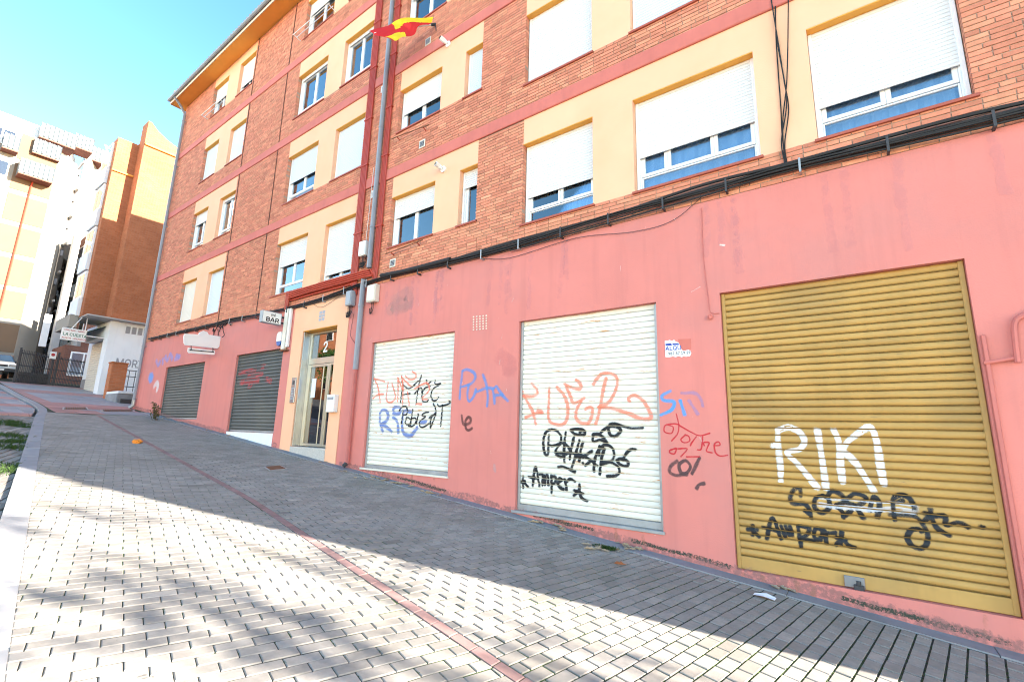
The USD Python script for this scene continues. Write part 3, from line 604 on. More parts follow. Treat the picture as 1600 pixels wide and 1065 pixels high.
obj('brick_lintel', MB().box(ENT[0] + 0.002, ENT[1] - 0.002, FY + 0.01, FY + 0.3, PW - 0.118, PW - 0.003), 'mortar', bld)

# roller shutters, slat by slat
def bump_at(z, z0, pitch, depth):
    t = np.mod((np.asarray(z) - z0) / pitch, 1.0); return depth * np.clip(np.sin(np.pi * np.clip((t - 0.10) / 0.9, 0, 1)), 0, 1) ** 0.8
SH = {}
def shutter(key, matname, pitch, depth, bar, label, recess=0.09):
    x0, x1, z0, z1 = SHOPS[key]; y = FY + recess; zb = z0 + bar
    n = round((z1 - zb) / pitch); p = (z1 - zb) / n; SH[key] = (y, zb, p, depth)
    m = MB().bbox(x0 + 0.004, x0 + 0.05, y - 0.035, y + 0.06, z0 + 0.004, z1 - 0.004, 0.006).bbox(x1 - 0.05, x1 - 0.004, y - 0.035, y + 0.06, z0 + 0.004, z1 - 0.004, 0.006)
    m.box(x0 - 0.05, x1 + 0.05, y + 0.05, y + 0.06, z0 - 0.1, z1 + 0.05)
    S = obj('roller_shutter', m, 'galvanised' if key in 'RS' else ('gold_shutter' if key == 'G' else 'grey_shutter'), bld, label=label)
    rs = np.random.default_rng(ord(key))
    prof = [(0.0, -2.0), (0.075, -2.0), (0.08, 0.1), (0.12, 0.2), (0.125, -1.6), (0.165, -1.6)] if key == 'G' else [(0.0, -1.5), (0.085, -1.5), (0.09, 0.0), (0.10, 0.0)]
    for i in range(n):
        tt = list(prof) + [(t, None) for t in np.linspace(0.17 if key == 'G' else 0.11, 0.995, 11)]
        zz = np.array([zb + (i + t) * p for t, _ in tt] + [zb + (i + 1) * p])
        yy = np.array([y - (d * depth if d is not None else float(bump_at(zb + t * p, zb, p, depth))) for t, d in tt] + [y + 0.5 * depth])
        jog = rs.normal(0, 0.0012); m_ = len(zz)
        v = np.vstack([np.c_[np.full(m_, x0 + 0.03), yy + jog, zz], np.c_[np.full(m_, x1 - 0.03), yy + jog + rs.normal(0, 0.001), zz]]); k = np.arange(m_ - 1)
        obj('slat', (v, np.vstack([np.stack([k, k + m_, k + m_ + 1], 1), np.stack([k, k + m_ + 1, k + 1], 1)])), matname, S, tone=np.full(len(v), rs.normal(1, 0.035)))
    obj('bottom_rail', MB().bbox(x0 + 0.03, x1 - 0.03, y - 0.022, y + 0.02, z0 + 0.004, zb - 0.002, 0.006), 'gold_shutter' if key == 'G' else 'galvanised', S, tone=None)
    return S
shQ = shutter('Q', 'grey_shutter', 0.095, 0.02, 0.06, 'dark grey roller shutter, first shop from the far corner')
shT = shutter('T', 'grey_shutter', 0.095, 0.02, 0.06, 'dark grey roller shutter under the bar sign, with red paint marks')
shR = shutter('R', 'white_shutter', 0.083, 0.015, 0.07, 'white rusty roller shutter beside the entrance, with blue and black tags')
shS = shutter('S', 'white_shutter', 0.083, 0.015, 0.10, 'white rusty roller shutter in the middle, with large salmon letters')
shG = shutter('G', 'gold_shutter', 0.0825, 0.024, 0.15, 'gold roller shutter with white painted letters')
obj('padlock_plate', MB().bbox(-0.28, -0.10, FY + 0.05, FY + 0.068, SHOPS['G'][2] + 0.01, SHOPS['G'][2] + 0.12, 0.004), 'steel', shG)
obj('padlock', MB().bbox(-0.20, -0.11, FY + 0.015, FY + 0.05, SHOPS['G'][2] - 0.005, SHOPS['G'][2] + 0.05, 0.008).tube([(-0.155, FY + 0.03, SHOPS['G'][2] + 0.05), (-0.155, FY + 0.03, SHOPS['G'][2] + 0.085)], 0.022, 8), 'dark_metal', shG)
x0, x1, z0, z1 = SHOPS['T']; gy = [float(G(x, FY)) - 0.25 for x in (x0, x1)]
obj('white_plinth', MB().xz(Polygon([(x0 + 0.02, gy[0]), (x1 - 0.02, gy[1]), (x1 - 0.02, z0 - 0.003), (x0 + 0.02, z0 - 0.003)]), FY - 0.006, FY + 0.0), 'white_wall', bld)
for key in ('R', 'S'):
    x0, x1, z0, z1 = SHOPS[key]; obj('threshold', MB().bbox(x0 - 0.06, x1 + 0.02, FY - 0.02, FY + 0.12, z0 - 0.035, z0 + 0.003, 0.004), 'cream_box' if key == 'R' else 'galvanised', bld)

# entrance door: recess, frame, transom, leaf, panes, number
dx0, dx1, dz0, dz1 = DOOR; dy = FY + 0.20
obj('door_step', MB().xz(Polygon([(dx0 + 0.002, float(G(dx0, FY)) - 0.2), (dx1 - 0.002, float(G(dx1, FY)) - 0.2), (dx1 - 0.002, dz0 + 0.04), (dx0 + 0.002, dz0 + 0.04)]), FY - 0.02, FY + 0.9), 'terrazzo', bld)
obj('door_lintel', MB().box(dx0 + 0.002, dx1 - 0.002, FY - 0.008, dy + 0.02, dz1 - 0.014, dz1 - 0.002), 'orange_paint', bld)
obj('door_jamb', MB().bbox(dx0 + 0.004, dx0 + 0.03, FY + 0.02, dy + 0.05, dz0 + 0.05, dz1 - 0.02, 0.004), 'steel', bld, label='polished steel jamb lining reflecting the sky')
D = obj('entrance_door', MB().bbox(dx0 + 0.032, dx0 + 0.10, dy, dy + 0.06, dz0 + 0.05, dz1 - 0.02).bbox(dx1 - 0.06, dx1 - 0.004, dy, dy + 0.06, dz0 + 0.05, dz1 - 0.02).bbox(dx0 + 0.1, dx1 - 0.06, dy - 0.002, dy + 0.06, dz1 - 0.08, dz1 - 0.02).bbox(dx0 + 0.1, dx1 - 0.06, dy - 0.006, dy + 0.06, 1.56, 1.72), 'brass_frame', bld)
obj('transom_pane', MB().box(dx0 + 0.1, dx1 - 0.06, dy + 0.03, dy + 0.036, 1.72, dz1 - 0.08), 'door_glass', D)
lx = dx0 + 0.1 + (dx1 - dx0 - 0.16) * 0.66
fm = MB(); frame_ring(fm, dx0 + 0.104, lx, dz0 + 0.055, 1.556, 0.07, dy - 0.004, dy + 0.045); obj('leaf_frame', fm, 'brass_frame', D)
fm = MB(); frame_ring(fm, lx + 0.004, dx1 - 0.062, dz0 + 0.055, 1.556, 0.05, dy, dy + 0.045); obj('side_frame', fm, 'brass_frame', D)
obj('leaf_pane', MB().box(dx0 + 0.17, lx - 0.07, dy + 0.02, dy + 0.026, dz0 + 0.12, 1.49), 'door_glass', D)
obj('side_pane', MB().box(lx + 0.05, dx1 - 0.11, dy + 0.02, dy + 0.026, dz0 + 0.10, 1.51), 'door_glass', D)
obj('pull_handle', MB().tube([(lx - 0.13, dy - 0.05, dz0 + 0.12), (lx - 0.13, dy - 0.05, 1.5)], 0.014, 8).tube([(lx - 0.13, dy, 0.0), (lx - 0.13, dy - 0.05, 0.0)], 0.01, 6).tube([(lx - 0.13, dy, 1.2), (lx - 0.13, dy - 0.05, 1.2)], 0.01, 6), 'brass_frame', D)
def lettering(text, h, f3, bold=True, depth=0.003):
    m = meshkit.text_mesh(text, h, depth, bold); v = f3(np.array(m.vertices)); t = trimesh.Trimesh(v, m.faces, process=False)
    if t.volume < 0: t.invert()
    return t.vertices, t.faces
obj('door_number', lettering('2', 0.26, lambda p: np.stack([-10.82 + p[:, 0], dy + 0.028 - p[:, 2], 1.86 + p[:, 1]], 1)), 'white_ink', D)
obj('notice', MB().box(dx0 + 0.28, dx0 + 0.46, dy + 0.014, dy + 0.018, 0.72, 1.2), 'paper', D)

# ventilation grilles in the brickwork
for i, (vx, vz) in enumerate([(-8.04, 3.61), (-7.34, 6.28), (-7.38, 8.97), (-8.95, 5.55), (-8.93, 8.42), (-7.36, 11.9)]):
    V = obj('vent', MB().bbox(vx - 0.095, vx + 0.095, FY - 0.012, FY - 0.002, vz - 0.095, vz + 0.095, 0.003), 'cream_box' if i < 3 else 'white_plastic', bld)
    obj('grille', MB().box(vx - 0.065, vx + 0.065, FY - 0.016, FY - 0.013, vz - 0.065, vz + 0.065), 'dark_metal' if i < 3 else 'grey_ink', V)
    for k in range(4): obj('louvre', MB().box(vx - 0.065, vx + 0.065, FY - 0.024, FY - 0.0165, vz - 0.06 + k * 0.033, vz - 0.048 + k * 0.033), 'grey_box' if i < 3 else 'white_plastic', V)
ev = MB()
EVX, EVZ = -10.6, 2.73
for i in range(2):
    for j in range(3): ev.box(EVX - 0.13 + i * 0.135, EVX - 0.015 + i * 0.135, FY - 0.018, FY - 0.0145, EVZ - 0.13 + j * 0.09, EVZ - 0.055 + j * 0.09)
obj('vent_tile', ev, 'grey_box', bld)
pv = MB()
for i in range(5):
    for j in range(6): cx, cz = on_y(740 + i * 5, 495 + j * 4 - i * 0.5)[[0, 2]]; pv.box(cx - 0.016, cx + 0.016, FY - 0.004, FY - 0.0005, cz - 0.013, cz + 0.013)
obj('vent_holes', pv, 'fascia', bld)
# ------------------------------------------------------------------ graffiti: strokes traced on the shutters and the plaster
def stroke_mesh(lines, width, plane, sh=None, lift=0.004):
    """Ribbons with a soft edge lying on the surface; LINES are lists of (x, z)."""
    V, F, C, n = [], [], [], 0
    cs = np.array([-1.0, -0.55, 0.0, 0.55, 1.0]); cc = np.array([0.0, 0.85, 1.0, 0.85, 0.0])
    for li, ln in enumerate(lines):
        p = smooth_line(ln, 0.012); m = len(p)
        if m < 2: continue
        t = np.gradient(p, axis=0); t /= np.linalg.norm(t, axis=1, keepdims=True) + 1e-9; nn = np.c_[-t[:, 1], t[:, 0]]
        r = np.random.default_rng(li + m); w = width * (0.5 + 0.07 * np.sin(np.linspace(0, 6, m) + r.uniform(0, 6)))
        p = np.vstack([p[:1] - t[:1] * width * 0.45, p, p[-1:] + t[-1:] * width * 0.45]); nn = np.vstack([nn[:1], nn, nn[-1:]]); w = np.r_[w[0] * 0.6, w, w[-1] * 0.6]; m += 2
        q = p[:, None] + nn[:, None] * (w[:, None] * cs)[..., None]
        c = np.tile(cc, (m, 1)) * (0.68 + 0.5 * meshkit.noise(np.c_[np.arange(m) * 0.13, np.full(m, li * 3.7), np.zeros(m)]))[:, None]; c[0] = c[-1] = 0
        y = np.full(q.shape[:2], plane) - lift - 0.00025 * li - 0.0006 * np.linspace(0, 1, m)[:, None]
        if sh: y = y - bump_at(q[..., 1], sh[1], sh[2], sh[3])
        V.append(np.stack([q[..., 0], y, q[..., 1]], -1).reshape(-1, 3)); C.append(c.ravel())
        i, j = np.meshgrid(np.arange(m - 1), np.arange(4), indexing='ij'); a = i * 5 + j
        f = np.stack([a, a + 1, a + 6, a + 5], -1).reshape(-1, 4) + n; F.append(np.vstack([f[:, [0, 1, 2]], f[:, [0, 2, 3]]])); n += m * 5
    return (np.vstack(V), np.vstack(F)), np.concatenate(C)
_pm = {}
def graffiti(parent, lines, ox, oy, s, width_px, color, strength, label, sh=None, fuzz=60.0):
    plane = SH[sh][0] if sh else FY
    L = [[tuple(on_y(ox + a / s, oy + b / s, plane)[[0, 2]]) for a, b in ln] for ln in lines]
    c = np.mean([q for l in L for q in l], axis=0); u0 = 800 + FPX * (np.array([c[0], plane, c[1]]) @ CR) / (np.array([c[0], plane, c[1]]) @ CF)
    a, b = on_y(u0, 600, plane), on_y(u0 + 1, 600, plane); wm = width_px / s * abs(b[0] - a[0]) * 1.45
    key = (color, strength, sh, fuzz)
    if key not in _pm:
        _pm[key] = f'spray_paint_{len(_pm) + 1:02d}'; k = SH.get(sh); paint(_pm[key], color, strength, k[1] if k else None, k[2] if k else None, 0.15 if sh == 'G' else 0.11, fuzz)
    m, c = stroke_mesh(L, wm, plane, SH.get(sh), 0.0025 if sh else 0.0015)
    obj('graffiti', m, _pm[key], parent, cov=c, label=label)
BLK = (0.015, 0.015, 0.017)
graffiti(shR, [[(105,150),(230,185)],[(110,150),(150,240),(165,330),(178,415)],[(95,370),(150,330),(215,322)],[(265,190),(250,300),(245,380),(275,415),(320,400),(345,340),(305,200)],[(370,410),(375,280),(372,140)],[(372,140),(430,280),(415,120)],[(415,120),(430,250),(425,440)],[(415,140),(520,240)],[(455,120),(500,160),(560,150),(575,110),(530,70)],[(480,300),(500,450)],[(560,260),(690,200),(720,280),(640,370),(700,380)],[(575,430),(640,435)]], 570, 570, 7.1, 13, (0.75, 0.20, 0.13), 0.7, 'thin salmon spray-painted letters', 'R')
graffiti(shR, [[(175,560),(175,640),(205,740)],[(170,540),(200,500),(245,510),(265,560),(245,620),(180,660)],[(200,660),(250,690),(305,740)],[(320,510),(330,475),(370,465),(400,480),(395,530),(350,545),(320,530)],[(315,580),(355,610),(375,680),(375,760)],[(520,520),(450,510),(430,560),(420,660),(430,740),(480,785),(530,770),(590,690)],[(620,640),(690,625)]], 570, 570, 7.1, 24, (0.12, 0.18, 0.42), 0.75, 'faded blue spray-painted letters', 'R')
graffiti(shR, [[(410,190),(470,255),(520,250),(600,175)],[(425,230),(410,340),(402,420)],[(415,335),(510,315)],[(635,110),(610,200),(590,320),(572,440)],[(555,325),(600,270),(635,255),(640,310)],[(690,165),(695,215),(740,185)],[(735,235),(670,260),(640,330),(650,400),(690,410),(715,385)],[(785,165),(790,215),(850,205)],[(830,225),(770,260),(740,330),(760,390),(800,390),(825,355)],[(410,650),(425,560),(430,500)],[(385,510),(420,465),(460,460),(480,500),(470,545),(430,555)],[(540,490),(525,580),(510,680)],[(470,580),(455,640),(480,660),(520,640),(500,590),(470,580)],[(530,590),(570,590),(570,640),(530,680),(490,675)],[(600,540),(590,600),(580,650)],[(715,520),(670,530),(640,560),(680,575),(620,620),(615,670),(650,690),(720,650)],[(765,425),(795,510),(740,600),(735,700)],[(720,590),(750,560),(795,545)],[(800,530),(740,690)],[(870,440),(860,560),(848,680)],[(815,435),(830,460),(870,450),(930,435),(955,410),(940,400)]], 570, 570, 7.1, 12, BLK, 0.95, 'thin black spray-painted words', 'R')
graffiti(plaster, [[(185,160),(175,260),(160,360),(150,520)],[(185,155),(250,140),(330,180),(350,240),(310,310),(230,345),(165,365)],[(265,340),(250,440),(255,520),(280,545),(330,480),(360,390)],[(360,430),(430,400),(500,375),(590,385)],[(445,200),(490,330),(510,480),(500,610)],[(570,390),(590,480),(597,580)],[(590,380),(620,355),(650,400),(710,480),(770,545)],[(610,470),(700,460)]], 700, 560, 8.19, 27, (0.10, 0.20, 0.44), 0.65, 'blue spray-painted word between the white shutters')
graffiti(plaster, [[(175,720),(190,820),(215,845),(280,820),(290,770),(260,750),(225,800),(230,890),(265,915),(310,890)]], 700, 560, 8.19, 26, (0.09, 0.03, 0.025), 0.75, 'small dark scrawl between the white shutters')
graffiti(shS, [[(215,200),(270,260),(280,310),(220,340),(110,330),(85,295),(125,290)],[(130,330),(190,430),(235,520),(265,650)],[(150,570),(250,530),(335,515),(280,490)],[(410,250),(405,400),(400,570),(440,630),(540,650),(600,590),(610,450),(570,330),(490,240)],[(570,200),(640,240),(740,260),(750,210),(700,160)],[(590,230),(640,340),(670,410),(720,400),(790,360)],[(760,390),(710,480),(700,570),(750,625),(830,630),(870,560),(880,480),(850,460),(800,480)],[(1030,140),(1000,250),(970,420),(940,560),(915,640)],[(885,215),(920,160),(980,100),(1060,90),(1130,120),(1150,190),(1120,300),(1050,410),(950,460)],[(940,462),(1090,470),(1280,530),(1400,580),(1510,580),(1500,510),(1430,390),(1340,330),(1270,360),(1285,400)]], 800, 570, 6.957, 31, (0.80, 0.22, 0.14), 0.68, 'large salmon spray-painted letters', 'S')
graffiti(shS, [[(405,200),(400,300),(395,410),(360,400),(345,280),(370,180),(430,145),(500,165),(540,230),(520,290),(450,320),(410,315)],[(590,170),(575,280),(570,420),(575,505)],[(475,380),(520,310),(570,290),(620,340),(640,390),(560,400),(470,390)],[(480,410),(540,440),(620,400),(700,410),(780,450)],[(680,215),(655,330),(630,470)],[(740,255),(710,360),(690,450),(655,555)],[(775,280),(750,380),(735,490)],[(880,375),(800,420),(700,440)],[(690,400),(800,440),(890,500),(935,540)],[(800,535),(870,480)],[(770,505),(782,510)],[(960,320),(920,420),(900,500),(895,600)],[(960,320),(950,430)],[(1010,350),(980,450),(965,560),(960,630)],[(970,350),(1010,310),(1080,330),(1115,400),(1100,470),(1050,500),(970,520)],[(970,500),(1060,495),(1140,530),(1175,590),(1140,640),(1035,650)],[(1140,480),(1180,460),(1250,480),(1270,520),(1240,540),(1180,520),(1140,480)],[(1215,460),(1250,400),(1300,360),(1350,360)],[(640,150),(690,190),(780,200),(800,180),(770,145),(690,140),(640,150)],[(770,150),(740,180)],[(885,200),(890,275),(960,255),(1035,280),(960,200),(885,195)],[(960,190),(1010,140),(1080,110),(1160,120),(1185,160),(1130,215),(1080,205),(1055,150),(1070,90),(1130,80),(1220,110),(1310,130),(1430,125)],[(505,550),(560,545),(620,570),(695,605)]], 800, 650, 6.957, 27, BLK, 0.97, 'black spray-painted tag with loops', 'S')
graffiti(shS, [[(125,645),(125,780)],[(95,715),(150,700)],[(130,710),(180,765)],[(230,755),(260,550),(305,760)],[(180,655),(290,680)],[(300,630),(340,640),(335,750)],[(340,640),(365,650),(362,750)],[(375,640),(395,645),(400,750)],[(430,635),(437,740),(435,830)],[(430,650),(480,660),(470,720),(435,740)],[(510,720),(550,690),(520,670),(500,730),(540,780),(570,790)],[(575,680),(590,740),(600,800)],[(590,720),(640,680),(690,710)],[(740,735),(738,780),(735,830)],[(680,800),(780,840)],[(740,800),(675,860)],[(735,830),(770,890),(825,920)]], 800, 650, 6.957, 25, BLK, 0.97, 'black spray-painted word Amper between two stars', 'S')
graffiti(plaster, [[(115,370),(60,400),(70,430),(135,440),(120,490),(50,525)],[(175,430),(205,525)]], 1020, 520, 4.092, 20, (0.07, 0.27, 0.60), 0.8, 'blue spray-painted letter beside the gold shutter')
graffiti(plaster, [[(180,385),(270,385),(310,430),(320,470)],[(230,430),(290,520)]], 1020, 520, 4.092, 20, (0.28, 0.18, 0.32), 0.5, 'faded grey-blue painted stroke', fuzz=30.0)
graffiti(plaster, [[(150,515),(165,580),(160,640),(120,690)],[(170,585),(130,580),(80,590),(75,630),(120,640),(130,600),(90,585)],[(170,590),(240,630),(300,655),(365,640)],[(210,650),(180,680),(200,700),(235,690),(230,660),(205,650)],[(280,660),(250,700),(240,720)],[(320,660),(310,740),(285,745)],[(330,720),(325,700),(360,700),(350,730),(345,755),(380,765)],[(390,720),(430,715),(420,695),(395,710),(400,760),(430,785),(480,780)],[(115,750),(150,735),(140,770),(110,765),(115,745),(190,735)],[(165,740),(220,740),(180,790)],[(215,790),(300,790)]], 1020, 520, 4.092, 8, (0.45, 0.02, 0.03), 0.9, 'thin red spray-painted scrawl beside the gold shutter')
graffiti(plaster, [[(160,815),(115,850),(110,890),(160,910),(220,890),(240,850),(210,815),(170,840),(180,890),(220,905)],[(300,795),(270,860),(250,900)],[(330,960),(295,970),(280,995)]], 1020, 520, 4.092, 20, (0.06, 0.03, 0.03), 0.78, 'blurred black spray-painted ring', fuzz=30.0)
graffiti(shG, [[(405,600),(400,545),(360,550),(335,600),(350,645),(430,650),(465,690),(480,755)],[(430,695),(470,720)],[(560,590),(510,610),(500,670),(550,710),(600,680),(600,620),(560,590)],[(590,600),(620,560),(690,590),(700,640),(650,660),(690,700),(700,745)],[(700,745),(760,690)],[(720,620),(780,580),(860,610),(800,660),(720,640)],[(760,650),(800,690),(840,750)],[(880,700),(910,600),(950,650),(935,745)],[(910,690),(960,700)]], 1160, 640, 4.4375, 32, BLK, 0.93, 'thick black spray-painted word', 'G')
graffiti(shG, [[(60,420),(320,440),(400,510),(460,620),(450,720),(390,770),(300,740),(250,660),(290,580),(370,570),(400,600)],[(120,480),(100,300),(120,240),(190,215),(270,250),(320,340),(330,410)],[(150,290),(210,270)],[(490,360),(490,420)],[(420,400),(520,430)],[(480,440),(410,500)],[(500,450),(560,560),(690,640)],[(520,435),(640,435),(650,530),(780,500),(890,555)],[(1005,543),(1045,556)]], 1380, 740, 6.6545, 54, BLK, 0.93, 'black spray-painted flourish with a loop and a dot', 'G')
graffiti(shG, [[(245,140),(250,250),(265,390),(268,500)],[(210,250),(245,240)],[(245,145),(320,120),(390,150),(430,210),(400,270),(310,295),(380,370),(450,450),(520,540)],[(520,130),(540,260),(565,420),(580,545)],[(630,130),(670,230),(680,380),(695,500)],[(870,120),(820,150),(730,220),(690,290)],[(700,290),(770,350),(840,450),(910,560)],[(840,130),(890,120),(930,220),(955,380),(980,515)]], 1160, 640, 4.4375, 42, (0.78, 0.79, 0.82), 0.85, 'tall white spray-painted letters', 'G', fuzz=30.0)
graffiti(shG, [[(540,640),(640,655),(760,660),(900,675),(1040,672),(1180,690)]], 1160, 640, 4.4375, 85, (0.62, 0.62, 0.66), 0.6, 'white spray smear across the black word', 'G', fuzz=25.0)
graffiti(shG, [[(75,790),(73,830),(70,870)],[(35,825),(110,830)],[(80,840),(120,880)],[(170,895),(210,745),(270,895)],[(140,810),(260,840)],[(270,800),(300,880)],[(300,800),(330,870)],[(330,800),(350,870)],[(385,800),(400,880),(410,950)],[(390,800),(465,820),(440,870),(390,880)],[(400,890),(520,900),(560,840),(510,820),(500,880),(550,900)],[(570,830),(585,925)],[(580,850),(650,850)],[(690,840),(685,890),(680,930)],[(650,880),(720,900)],[(690,890),(650,935)],[(700,900),(745,940),(785,950)]], 1160, 640, 4.4375, 27, BLK, 0.96, 'black spray-painted word Amper between two stars', 'G')
graffiti(shT, [[(95,285),(270,240)],[(330,225),(365,210)],[(190,320),(340,295)],[(110,380),(300,360)],[(190,425),(230,405)],[(380,345),(430,370)],[(150,365),(120,390)]], 360, 540, 6.656, 25, (0.45, 0.06, 0.06), 0.55, 'red spray-painted dashes', 'T')
graffiti(plaster, [[(235,440),(250,480),(270,450)],[(290,430),(290,470)],[(310,410),(330,440),(350,390),(370,430)],[(400,400),(430,410),(390,430)]], 200, 480, 5.327, 14, (0.28, 0.22, 0.42), 0.6, 'faded purple scrawl over the first grey shutter', fuzz=30.0)
graffiti(plaster, [[(180,575),(200,592)]], 200, 480, 5.327, 28, (0.08, 0.30, 0.65), 0.7, 'pale blue paint blot near the corner', fuzz=30.0)
graffiti(plaster, [[(215,660),(240,630),(250,660),(240,690)]], 200, 480, 5.327, 16, (0.7, 0.62, 0.6), 0.6, 'pale paint mark near the corner', fuzz=30.0)

for pts, w_, st_r, la in (([(570,205),(600,190),(640,170),(645,215),(590,225),(560,250),(610,245),(640,235)], 34, 0.30, 'worn patch of bare plaster above the first white shutter'), ([(470,195),(500,190)], 10, 0.4, 'scratch in the plaster')):
    graffiti(plaster, [pts], 420, 400, 2.959, w_, (0.36, 0.17, 0.14), st_r, la, fuzz=35.0)
graffiti(plaster, [[(195,330),(225,345),(235,385)]], 700, 420, 2.42, 48, (0.45, 0.14, 0.125), 0.3, 'darker square trace on the plaster right of the first white shutter', fuzz=12.0)
graffiti(plaster, [[(175,740),(178,765)]], 700, 420, 2.42, 10, (0.38, 0.25, 0.24), 0.5, 'small grey filler patch', fuzz=30.0)
graffiti(plaster, [[(80,328),(104,331)]], 1100, 280, 3.2, 10, (0.75, 0.66, 0.6), 0.9, 'white chip in the plaster', fuzz=30.0)

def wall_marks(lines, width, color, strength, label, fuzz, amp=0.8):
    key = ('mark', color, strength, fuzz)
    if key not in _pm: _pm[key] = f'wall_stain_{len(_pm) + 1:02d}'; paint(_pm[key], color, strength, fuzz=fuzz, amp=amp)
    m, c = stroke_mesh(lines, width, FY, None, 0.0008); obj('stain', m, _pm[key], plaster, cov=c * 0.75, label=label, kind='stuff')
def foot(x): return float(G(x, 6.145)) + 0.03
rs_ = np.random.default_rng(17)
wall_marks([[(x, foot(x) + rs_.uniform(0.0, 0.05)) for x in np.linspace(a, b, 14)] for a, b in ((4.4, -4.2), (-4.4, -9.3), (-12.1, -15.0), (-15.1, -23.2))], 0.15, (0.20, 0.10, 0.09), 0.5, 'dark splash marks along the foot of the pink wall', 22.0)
wall_marks([[(x, foot(x) + 0.03 + rs_.uniform(0.0, 0.03)) for x in np.linspace(a, b, 6)] for a, b in ((0.9, -0.3), (-1.4, -2.6), (-6.1, -7.4), (-3.2, -4.2))], 0.06, (0.03, 0.035, 0.025), 0.9, 'black moss specks along the foot of the pink wall', 38.0, 1.1)
dr = []
for k in range(26):
    x = rs_.uniform(-8.2, 1.8); t_ = PW - 0.05; dr.append([(x, t_), (x + rs_.normal(0, 0.01), t_ - rs_.uniform(0.2, 0.5)), (x + rs_.normal(0, 0.02), t_ - rs_.uniform(0.6, 1.1))])
wall_marks(dr, 0.11, (0.46, 0.17, 0.16), 0.2, 'faint rain streaks below the cables', 6.0)
wall_marks([[(x, z), (x + rs_.normal(0, 0.05), z - rs_.uniform(0.03, 0.10))] for x, z in zip(rs_.uniform(-9, 1.8, 26), rs_.uniform(-0.8, 2.8, 26)) if not any(s_[0] - 0.2 < x < s_[1] + 0.2 and z < s_[3] + 0.1 for s_ in SHOPS.values())], 0.016, (0.66, 0.42, 0.38), 0.55, 'small pale scratches in the plaster', 45.0)
wall_marks([[(x, SHOPS[k_][2] - 0.02), (x + rs_.normal(0, 0.02), SHOPS[k_][2] - rs_.uniform(0.1, 0.35))] for k_ in 'RSG' for x in rs_.uniform(SHOPS[k_][0], SHOPS[k_][1], 5)], 0.06, (0.30, 0.13, 0.08), 0.3, 'rusty runs below the shutter sills', 12.0)

# ------------------------------------------------------------------ things fixed to the facade
def wallpt(u, v, y): p = on_y(u, v, y); return (p[0], p[1], p[2])
# grey rain pipes
dp = thing('downpipe', 'long grey rain downpipe running the full height at the far corner', 'downpipe')
px = -23.12
obj('pipe', MB().tube([(px, FY - 0.10, float(G(px, FY)) + 0.35), (px, FY - 0.10, ZT - 0.55), (px - 0.02, FY - 0.28, ZT - 0.25), (px - 0.02, EY - 0.06, ZT + 0.05)], 0.055, 10), 'grey_pipe', dp)
obj('shoe', MB().tube([(px, FY - 0.10, float(G(px, FY)) + 0.36), (px, FY - 0.10, float(G(px, FY)) + 0.14), (px - 0.05, FY - 0.2, float(G(px, FY)) + 0.04)], 0.065, 10), 'galvanised', dp)
for zz in (0.9, 3.0, 5.4, 8.2, 11.0, 13.2): obj('bracket', MB().tube([(px, FY - 0.10, zz), (px, FY - 0.10, zz + 0.04)], 0.066, 10).box(px - 0.015, px + 0.015, FY - 0.05, FY + 0.003, zz, zz + 0.04), 'grey_pipe', dp)
dp2 = thing('downpipe', 'grey downpipe between the two bundles of red conduits, above the entrance', 'downpipe')
obj('pipe', MB().tube([(-8.78, FY - 0.08, 3.62), (-8.78, FY - 0.08, ZT - 0.01)], 0.055, 10), 'grey_pipe', dp2)
for zz in (4.6, 7.2, 9.9, 12.6): obj('bracket', MB().tube([(-8.78, FY - 0.08, zz), (-8.78, FY - 0.08, zz + 0.04)], 0.066, 10).box(-8.795, -8.765, FY - 0.04, FY + 0.003, zz, zz + 0.04), 'grey_pipe', dp2)
dp3 = thing('downpipe', 'shop level downpipe right of the entrance, grey above and pink painted below', 'downpipe')
obj('pipe', MB().tube([(-8.96, FY - 0.07, 1.28), (-8.96, FY - 0.07, 3.2), (-8.9, FY - 0.10, 3.36)], 0.06, 10), 'grey_pipe', dp3)
obj('lower_pipe', MB().tube([(-8.96, FY - 0.066, float(G(-8.96, FY)) + 0.1), (-8.96, FY - 0.066, 1.28)], 0.048, 10), 'pink_conduit', dp3)
obj('collar', MB().tube([(-8.96, FY - 0.07, 2.72), (-8.96, FY - 0.07, 2.78)], 0.068, 10), 'grey_pipe', dp3)
obj('outlet', MB().tube([(-8.96, FY - 0.066, float(G(-8.96, FY)) + 0.12), (-8.98, FY - 0.14, float(G(-8.96, FY)) + 0.05)], 0.045, 8), 'dark_metal', dp3)
